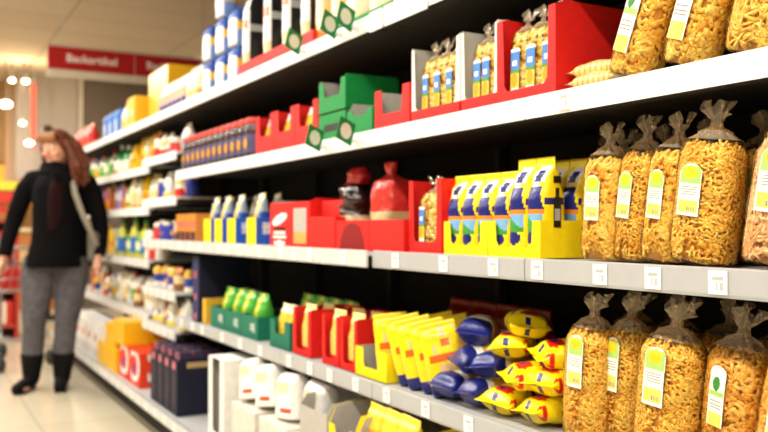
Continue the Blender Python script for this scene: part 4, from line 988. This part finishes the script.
# ================================================================ the woman
def person():
    LX, LY = .0, .0
    px, pz = 55, None
    Z0 = 5.47
    X = (52-384)/FPX*Z0
    wx = Z0*st + X*ct; wy = Z0*ct - X*st
    r = empty('person', (wx, wy, 0)); r.rotation_euler = (0, 0, -math.atan2(wx, wy))
    tag(r, 'woman in black jacket, grey jeans and black boots walking, head turned aside', 'person')
    skin = M('d9a083', .5, .4, .06); black = M('060506', .85, .12, .2, .3, 60); jean = M('59575c', .8, .2, .22, .3, 25); boot = M('060505', .75, .2, .1)
    hair = M('5c2c16', .6, .3, .35, .5, 50); wine = M('200608', .85, .2, .2); strap = M('8f8678', .6, .3, .1)
    def chain(b, pts, rad, n=14, sy=1.0): b.tube(pts, rad, n, 0, True, sy)
    sc = 1.0
    HEADC = Vector((.028, -.015, 1.575)); HR = Matrix.Rotation(math.radians(-38), 3, 'Z') @ Matrix.Rotation(math.radians(8), 3, 'X')
    def hp(x, y, z): return HEADC + HR @ Vector((x, y, z))
    b = MB()
    # head, nose, jaw, ears
    b.ell(HEADC, (.076, .094, .112), 24, 0, HR); b.ell(hp(0,-.025,-.065), (.055,.062,.055), 16, 0, HR)
    b.ell(hp(0,-.098,-.012), (.013,.018,.022), 10, 0, HR); b.ell(hp(0,-.09,.01), (.010,.014,.03), 10, 0, HR)
    b.ell(hp(0,-.082,-.075), (.024,.016,.018), 10, 0, HR)
    for s in (-1, 1):
        b.ell(hp(s*.076,.01,-.01), (.010,.02,.032), 10, 0, HR); b.ell(hp(s*.035,-.082,.032), (.024,.012,.010), 10, 0, HR); b.ell(hp(s*.04,-.068,-.03), (.024,.02,.02), 10, 0, HR)
    chain(b, [(.035,.0,1.52),(.045,.01,1.44),(.05,.015,1.38)], [.052,.054,.07])
    # trunk
    tr = [(.05,.01,1.40),(.05,.01,1.33),(.05,.0,1.22),(.048,.0,1.08),(.045,.0,.98),(.035,.01,.88),(.03,.01,.82)]
    b.tube(tr, [.10,.15,.155,.13,.145,.165,.14], 20, 0, True, .62)
    arms = {-1: [(-.11,.0,1.36),(-.16,.01,1.30),(-.205,.02,1.18),(-.24,.02,1.06),(-.265,-.02,.96),(-.285,-.05,.86)],
             1: [(.21,.0,1.35),(.25,.0,1.28),(.285,.0,1.16),(.305,-.02,1.04),(.30,-.07,.95),(.285,-.11,.86)]}
    for s in arms: chain(b, arms[s], [.06,.055,.046,.040,.033,.026])
    legs = {-1: [(-.055,.01,.86),(-.08,.0,.72),(-.10,-.01,.50),(-.105,.0,.42),(-.112,.02,.28),(-.12,.03,.09)],
             1: [(.125,.01,.86),(.12,.0,.72),(.098,-.02,.50),(.09,-.01,.42),(.078,.01,.28),(.068,.02,.09)]}
    for s in legs: chain(b, legs[s], [.095,.088,.062,.057,.056,.036])
    # hands with five fingers, slightly curled
    for s in arms:
        w = Vector(arms[s][-1]); dirv = (w - Vector(arms[s][-2])).normalized(); side = Vector((0,-1,0)); side = (side - dirv*side.dot(dirv)).normalized(); pal = dirv.cross(side)*(1 if s > 0 else -1)
        b.tube([w, w+dirv*.03, w+dirv*.085], [.024,.034,.036], 12, 0, True, .5)
        for q, (off, L) in enumerate(((.028,.062),(.010,.072),(-.009,.067),(-.027,.052))):
            base = w + dirv*.075 + side*off; inn = pal*(-1)
            b.tube([base, base+dirv*L*.45+side*off*.12, base+dirv*L*.8+inn*.012+side*off*.2, base+dirv*L+inn*.028+side*off*.22], [.0095,.0088,.008,.0065], 8)
        base = w + dirv*.03 + side*.028
        b.tube([base, base+dirv*.02+side*.022, base+dirv*.048+side*.03+pal*-.008, base+dirv*.066+side*.028+pal*-.014], [.013,.0115,.0095,.0075], 8)
    for s in legs:
        f = Vector(legs[s][-1]); dx = -.06 if s < 0 else -.012
        b.tube([f+Vector((0,.03,-.045)), f+Vector((dx*.5,-.06,-.05)), f+Vector((dx,-.14,-.062))], [.036,.036,.022], 12)
    o = b.build('body', skin, r)
    m = o.modifiers.new('merge', 'REMESH'); m.mode = 'VOXEL'; m.voxel_size = .0055; m.use_smooth_shade = True
    sm = o.modifiers.new('smooth', 'SMOOTH'); sm.iterations = 3; sm.factor = .5
    def cloth(name, b, mat, vs=.009, it=4):
        o = b.build(name, mat, r); m = o.modifiers.new('merge', 'REMESH'); m.mode = 'VOXEL'; m.voxel_size = vs; m.use_smooth_shade = True
        s = o.modifiers.new('smooth', 'SMOOTH'); s.iterations = it; s.factor = .5; return o
    b = MB()                                                     # jacket, hem at hip height
    b.tube([(.05,.01,1.43),(.05,.01,1.37),(.05,.01,1.31),(.05,.0,1.20),(.052,.0,1.08),(.054,.0,.97),(.052,.005,.88),(.05,.005,.80)], [.08,.17,.20,.205,.205,.215,.24,.25], 24, 0, True, .64)
    for s in arms:
        a = [Vector(p) for p in arms[s]]; a[-1] = a[-2].lerp(a[-1], .9)
        b.tube([a[0]+Vector((-.05*s,0,.01))] + a, [.07,.074,.066,.060,.052,.046,.042], 16)
    cloth('jacket', b, black)
    b = MB()
    b.tube([(.05,-.085,1.40),(.05,-.112,1.30),(.05,-.117,1.16),(.05,-.108,1.04)], [.05,.10,.11,.10], 14, 0, True, .3); cloth('jumper', b, wine)
    b = MB()
    b.tube([(.035,.012,.95),(.033,.012,.84)], [.165,.178], 20, 0, True, .62)
    for s in legs:
        l = [Vector(p) for p in legs[s]]; b.tube([l[0]]+l[1:5]+[l[4].lerp(l[5],.35)], [.112,.108,.082,.072,.070,.066], 16)
    cloth('jeans', b, jean, .008, 3)
    for s in legs:
        f = Vector(legs[s][-1]); k_ = Vector(legs[s][-2]); dx = -.085 if s < 0 else -.02; b = MB()
        b.tube([k_.lerp(f,.22), k_.lerp(f,.6), f, f+Vector((0,.02,-.04))], [.076,.066,.056,.050], 16)
        b.tube([f+Vector((0,.045,-.05)), f+Vector((dx*.4,-.05,-.045)), f+Vector((dx,-.15,-.058)), f+Vector((dx*1.1,-.175,-.066))], [.042,.046,.036,.02], 14)
        bo = cloth('boot', b, boot, .007, 3)
        MB().box((f.x, f.y+.05, .0225), (.05,.05,.045)).box((f.x+dx*.7, f.y-.10, .006), (.07,.14,.012)).build('heel', boot, bo)
    b = MB(); n = 20                                             # scarf wound about the neck
    for (zz, rr, th_) in ((1.40,.098,.045),(1.445,.085,.04),(1.365,.105,.04)):
        b.tube([(.045+rr*math.cos(2*PI*k/n), .0+rr*.85*math.sin(2*PI*k/n), zz+.012*math.sin(4*PI*k/n)) for k in range(n+1)], th_, 10)
    b.tube([(.03,-.10,1.40),(.04,-.125,1.32),(.03,-.13,1.24)], [.05,.05,.03], 10, 0, True, .4)
    cloth('scarf', b, black, .008, 3)
    b = MB()                                                     # shoulder-length hair
    b.ell(hp(0,.020,.020), (.092,.100,.108), 22, 0, HR)
    rr = random.Random(5)
    for q in range(60):
        a = rr.uniform(-.35, PI+.3); cx, cy = math.cos(a), math.sin(a)
        p0 = hp(.082*cx, .02+.088*cy, rr.uniform(-.02,.07)); right = p0.x > HEADC.x - .02
        ln = rr.uniform(.17,.25) if right else rr.uniform(.12,.17)
        out = (HR @ Vector((cx, cy, 0))).normalized()
        sp = rr.uniform(.03,.11) if right else .01
        end = Vector((p0.x + sp, p0.y*.6 + (-.10 if (right and p0.y < .05) else .05), p0.z - ln))
        mid = p0.lerp(end, .45) + out*.022
        b.tube([p0, p0.lerp(mid,.5)+out*.012, mid, end.lerp(mid,.35)+out*.014, end], [.020,.021,.020,.017,.006], 6)
    cloth('hair', b, hair, .006, 1)
    b = MB(); rr = random.Random(6)                              # fringe swept over the brow
    for q in range(10):
        x = -.065+.013*q; b.tube([hp(x*.6+.01,-.06,.105), hp(x,-.092,.075), hp(x*1.15-.008,-.098,.045)], [.014,.013,.006], 6)
    cloth('fringe', b, M('8a5a30', .6, .3, .3, .5, 50), .006, 2)
    for s in (-1, 1):
        MB().ell(hp(s*.034,-.083,.010), (.0125,.008,.0085), 10, 0, HR).build('eye', M('e8e2da', .3), r)
        MB().ell(hp(s*.034,-.0905,.010), (.0055,.003,.0055), 10, 0, HR).build('iris', M('3a2a1c', .3), r)
        MB().tube([hp(s*.018,-.092,.034), hp(s*.036,-.090,.039), hp(s*.055,-.075,.034)], .0035, 6).build('eyebrow', M('6a3a1c'), r)
    MB().tube([hp(-.024,-.088,-.056), hp(-.008,-.098,-.053), hp(.008,-.098,-.053), hp(.024,-.088,-.056)], [.004,.0075,.0075,.004], 8).build('lips', M('a8564c', .4), r)
    b = MB()                                                     # bag strap over the shoulder and the bag at the hip
    b.tube([(.13,-.0,1.415),(.125,-.11,1.36),(.135,-.145,1.28),(.18,-.155,1.15),(.225,-.155,1.05),(.265,-.13,.96),(.285,-.07,.90)], .022, 8, 0, True, .3); b.build('bag_strap', strap, r)
    b = MB(); b.bevel_box((.255,.0,.93), (.075,.24,.20), .02); b.build('handbag', M('6f685c', .6, .3, .1), r)
    return r
person()
# ================================================================ background: bakery niche, promotion stand, basket
ORW = M('e0a23a', .6)
structure(MB().box((.62, FAR+.78, .62), (2.6,.04,1.24)).build('trim_2', M('b98a4a', .5)))
r = empty('bakery_counter', (.9, FAR+.45, 0)); tag(r, 'long bakery counter with wooden front against the far wall', 'counter')
MB().bevel_box((0,0,.5), (2.2,.5,1.0), .01).build('counter_front', M('b5763a', .5), r); MB().bevel_box((0,0,1.02), (2.26,.56,.05), .01).build('worktop', M('e4d2b0', .3), r); MB().box((0,-.26,.62), (2.2,.02,.3)).build('glass_front', M('d9b068', .2), r)
r = empty('wall_glow_board', (1.0, FAR+.78, 1.62)); tag(r, 'glowing yellow-orange board on the bakery wall behind the woman', 'board')
MB().bevel_box((0,0,0), (1.9,.03,.55), .005).build('board', mat_emit('painted_orange_glow', 'f2a63a', .7), r); MB().box((0,-.02,.285), (1.94,.05,.03)).build('frame', M('8a5a2a'), r)  # emission stands in for spotlight falling on the orange bakery wall
def from_px(px, py, Z):
    X = (px-384)/FPX*Z; return Vector((Z*st + X*ct, Z*ct - X*st, CZ + (227-py)/FPX*Z))
def lamp(px, py, Z, rad, i, desc):
    p = from_px(px, py, Z); r = empty('pendant_lamp', p); tag(r, desc, 'lamp', 'lamps at the far end of the store')
    MB().ell((0,0,0), (rad, rad, rad*.62), 16).build('glowing_bulb', mat_emit('lit_globe', 'fff0d0', 7.0), r)
    MB().lathe([(rad*.5,rad*.5),(rad*.35,rad*.9),(.012,rad*1.1)], 12).build('lamp_cap', M('8a8072', .4), r)
    MB().tube([(0,0,rad), (0,0,CEIL-p.z)], .006, 6).build('cord', M('5a5248'), r)
    l = bpy.data.lights.new('bulb', 'POINT'); l.energy = 7; l.color = (1,.75,.42); l.shadow_soft_size = rad
    o = bpy.data.objects.new('bulb', l); C.objects.link(o); o.parent = r; o.location = (0,-rad*2.2,-rad*.9)
for i, (px, py, Z, rad, d) in enumerate(((5,104,9.6,.07,'large white lamp at the left edge, brightest'), (11,80,9.8,.035,'small pinkish lamp high at the far left'), (25,81,9.8,.04,'small white lamp high beside the red strip'),
        (22,123,9.8,.035,'small lamp beside the woman, below the high lamps'), (29,143,9.9,.05,'round warm lamp left of the head of the woman'))): lamp(px, py, Z, rad, i, d)
# red banner strip and slim pillar near the lamps
p = from_px(33, 110, 10.2); r = empty('banner', (p.x, p.y, 2.0)); tag(r, 'narrow red hanging banner strip beside the grey wall panel', 'banner')
MB().box((0,0,.42), (.05,.012,.80)).build('cloth_strip', M('d8564a', .7), r); MB().tube([(0,0,.82),(0,0,CEIL-2.0)], .005, 6).build('cord', STEEL, r)
p = from_px(15, 110, 10.4); structure(MB().box((p.x, FAR+.5, 1.5), (.13,.13,3.0)).build('trim_3', M('c8a684', .6)))
p = from_px(47, 148, 9.6); r = empty('display_stand', (p.x, p.y, 0)); tag(r, 'slim black column display behind the head of the woman', 'column')
MB().bevel_box((0,0,1.0), (.075,.075,2.0), .01).build('column', M('0f0e10', .5), r); MB().bevel_box((0,0,2.1), (.10,.10,.26), .02, ).build('column_head', M('121114', .5), r); MB().bevel_box((0,0,.02), (.34,.34,.04), .01).build('foot_plate', M('1a1a1c', .5), r)
# promotion stand at the left edge
Zp = 8.0; a = from_px(-30, 300, Zp); r = empty('promotion_stand', (a.x, a.y, 0)); r.rotation_euler = (0,0,-.12); tag(r, 'red promotion stand with yellow price strip left of the woman', 'promotion stand')
w = .86
for z in (.12, .45, .78, 1.12): MB().box((0,0,z), (w,.45,.03)).build('shelf', M('b5452c', .5), r)
for s in (-1, 1): MB().box((s*(w/2-.015),0,.72), (.03,.45,1.44)).build('side_panel', M('c22a1e', .5), r)
MB().box((0,.22,.72), (w,.02,1.44)).build('back_panel', M('7a4a2c', .6), r)
MB().bevel_box((0,-.235,1.45), (w+.02,.02,.085), .004).build('yellow_price_strip', M('f4e23a', .4), r)
MB().bevel_box((0,-.23,1.34), (w,.02,.10), .004).build('red_strip', M('e2301c', .4), r)
rot = lambda x, y, z: Matrix.Rotation(-.12, 3, 'Z') @ Vector((x, y, z)) + a*Vector((1,1,0)) if False else (Matrix.Rotation(-.12, 3, 'Z') @ Vector((x, y, 0)) + Vector((a.x, a.y, z)))
S['pb'] = carton('carton', .15, .2, .21, P('b5823c'), lambda u, v: 1 if .25 < v < .6 and abs(u) < .8 else 0, [P('b5823c'), P('d83a24')])
S['pr'] = carton('carton', .15, .2, .22, P('d02a1c'), lambda u, v: 1 if abs(u) < .3 else 0, [P('d02a1c'), P('f0e2c8')])
for zi, z in enumerate((.135, .465, .795)):
    for q in range(5):
        x = -.31 + .155*q; k_ = 'pr' if (zi + q) % 2 == 0 or zi == 1 else 'pb'
        o = inst(k_, S[k_]); o.location = rot(x, -.1, z); o.rotation_euler = (0,0,-.12)
        tag(o, ('red' if k_ == 'pr' else 'brown') + ' carton on the %s shelf of the promotion stand, %s' % (['lowest', 'middle', 'upper'][zi], ordn(q, 5)), 'carton', 'cartons on the promotion stand')
for q in range(4):
    o = inst('pb', S['pb']); o.location = rot(-.27+.18*q, -.08, 1.136); o.rotation_euler = (0,0,-.12); tag(o, 'brown carton with red band on the top shelf of the promotion stand, ' + ordn(q, 4), 'carton', 'cartons on the promotion stand')
# shopping trolley cut by the left edge
c = from_px(-2, 345, 6.45); r = empty('shopping_trolley', (c.x, c.y, 0)); r.rotation_euler = (0,0,.5); tag(r, 'wire shopping trolley with red handle at the left edge', 'trolley')
WIRE = M('9a9a98', .3, .5, .05, metal=.8)
b = MB()
def rect(z, w, l): return [(-w,-l,z),(w,-l,z),(w,l,z),(-w,l,z),(-w,-l,z)]
for z, w, l in ((.585,.26,.34),(.68,.27,.37),(.78,.28,.40),(.90,.29,.43)): b.tube(rect(z, w, l), .006, 6)
for q in range(9):
    f = q/8*2-1
    for s in (-1, 1):
        b.tube([(f*.26,s*.34,.585),(f*.29,s*.43,.90)], .003, 5); b.tube([(s*.26,f*.34,.585),(s*.29,f*.43,.90)], .003, 5)
    b.tube([(f*.26,-.34,.585),(f*.26,.34,.585)], .003, 5)
b.build('wire_basket', WIRE, r)
b = MB()
for s in (-1, 1): b.tube([(s*.30,.44,.98),(s*.27,.36,.57),(s*.23,.30,.16),(s*.22,-.36,.14)], .012, 8)
b.build('frame', WIRE, r); MB().tube([(-.29,.45,.99),(.29,.45,.99)], .018, 10).build('handle', M('c8241c', .4), r)
for s in (-1, 1):
    for y in (.28, -.36):
        o = MB().tube([(s*.22-.014,y,.06),(s*.22+.014,y,.06)], .06, 16, 0).build('wheel', M('151515', .6), r)
# red basket on the trolley
bk = empty('shopping_basket', from_px(10, 284, 6.38)); bk.location.z = .594; bk.scale = (.85, .85, .9); bk.rotation_euler = (0,0,.1)
tag(bk, 'red shopping basket in the wire trolley beside the hand of the woman', 'basket')
b = MB(); poly = lambda s, z: [(-.11*s,-.08*s,z),(.11*s,-.08*s,z),(.11*s,.08*s,z),(-.11*s,.08*s,z)]
vs = poly(.85,0)+poly(1.05,.15)+poly(.8,.006)+poly(1.0,.15)
b.add(vs, [(3,2,1,0),(0,1,5,4),(1,2,6,5),(2,3,7,6),(3,0,4,7),(8,9,10,11),(8,12,13,9),(9,13,14,10),(10,14,15,11),(11,15,12,8),(4,5,13,12),(5,6,14,13),(6,7,15,14),(7,4,12,15)]); b.build('basket', M('c01c16', .4), bk)
MB().tube([(-.11,0,.14),(-.10,0,.20),(0,0,.235),(.10,0,.20),(.11,0,.14)], .007, 8).build('handle', M('a01812', .4), bk)
# ---------------------------------------------------------------- let everything rest exactly on its shelf
import numpy as np
bpy.context.view_layer.update()
def low_point(o):
    lo = 1e9; st_ = [o]
    while st_:
        q = st_.pop(); st_ += list(KIDS_of(q)) if q.children else []
        if q.type == 'MESH':
            n = len(q.data.vertices); a_ = np.empty(n*3, 'f'); q.data.vertices.foreach_get('co', a_)
            m = np.array(q.matrix_world)[2]; lo = min(lo, float((a_.reshape(-1, 3) @ m[:3] + m[3]).min()))
    return lo
for o, z in SETTLE: o.location.z += z + .0008 - low_point(o)
for o in LAID:
    lp = low_point(o); z = ZB if lp > 1.2 else ZD
    if lp < z + .0008: o.location.z += z + .0008 - lp
# ---------------------------------------------------------------- camera, sky, view
cam = bpy.data.cameras.new('camera'); co = bpy.data.objects.new('camera', cam); C.objects.link(co)
cam.sensor_width = 36; cam.lens = FPX*36/768; cam.clip_start = .02
co.location = (0,0,CZ); co.rotation_euler = (PI/2 + math.atan(11/FPX), 0, -TH)
cam.dof.use_dof = True; cam.dof.focus_distance = 1.42; cam.dof.aperture_fstop = 3.5
bpy.context.scene.camera = co
w = bpy.data.worlds.new('world'); bpy.context.scene.world = w; w.use_nodes = True
w.node_tree.nodes['Background'].inputs['Color'].default_value = (1,.9,.78,1); w.node_tree.nodes['Background'].inputs['Strength'].default_value = .05
vs_ = bpy.context.scene.view_settings; vs_.view_transform = 'Standard'; vs_.look = 'None'; vs_.exposure = 0; vs_.gamma = 1; vs_.use_curve_mapping = False
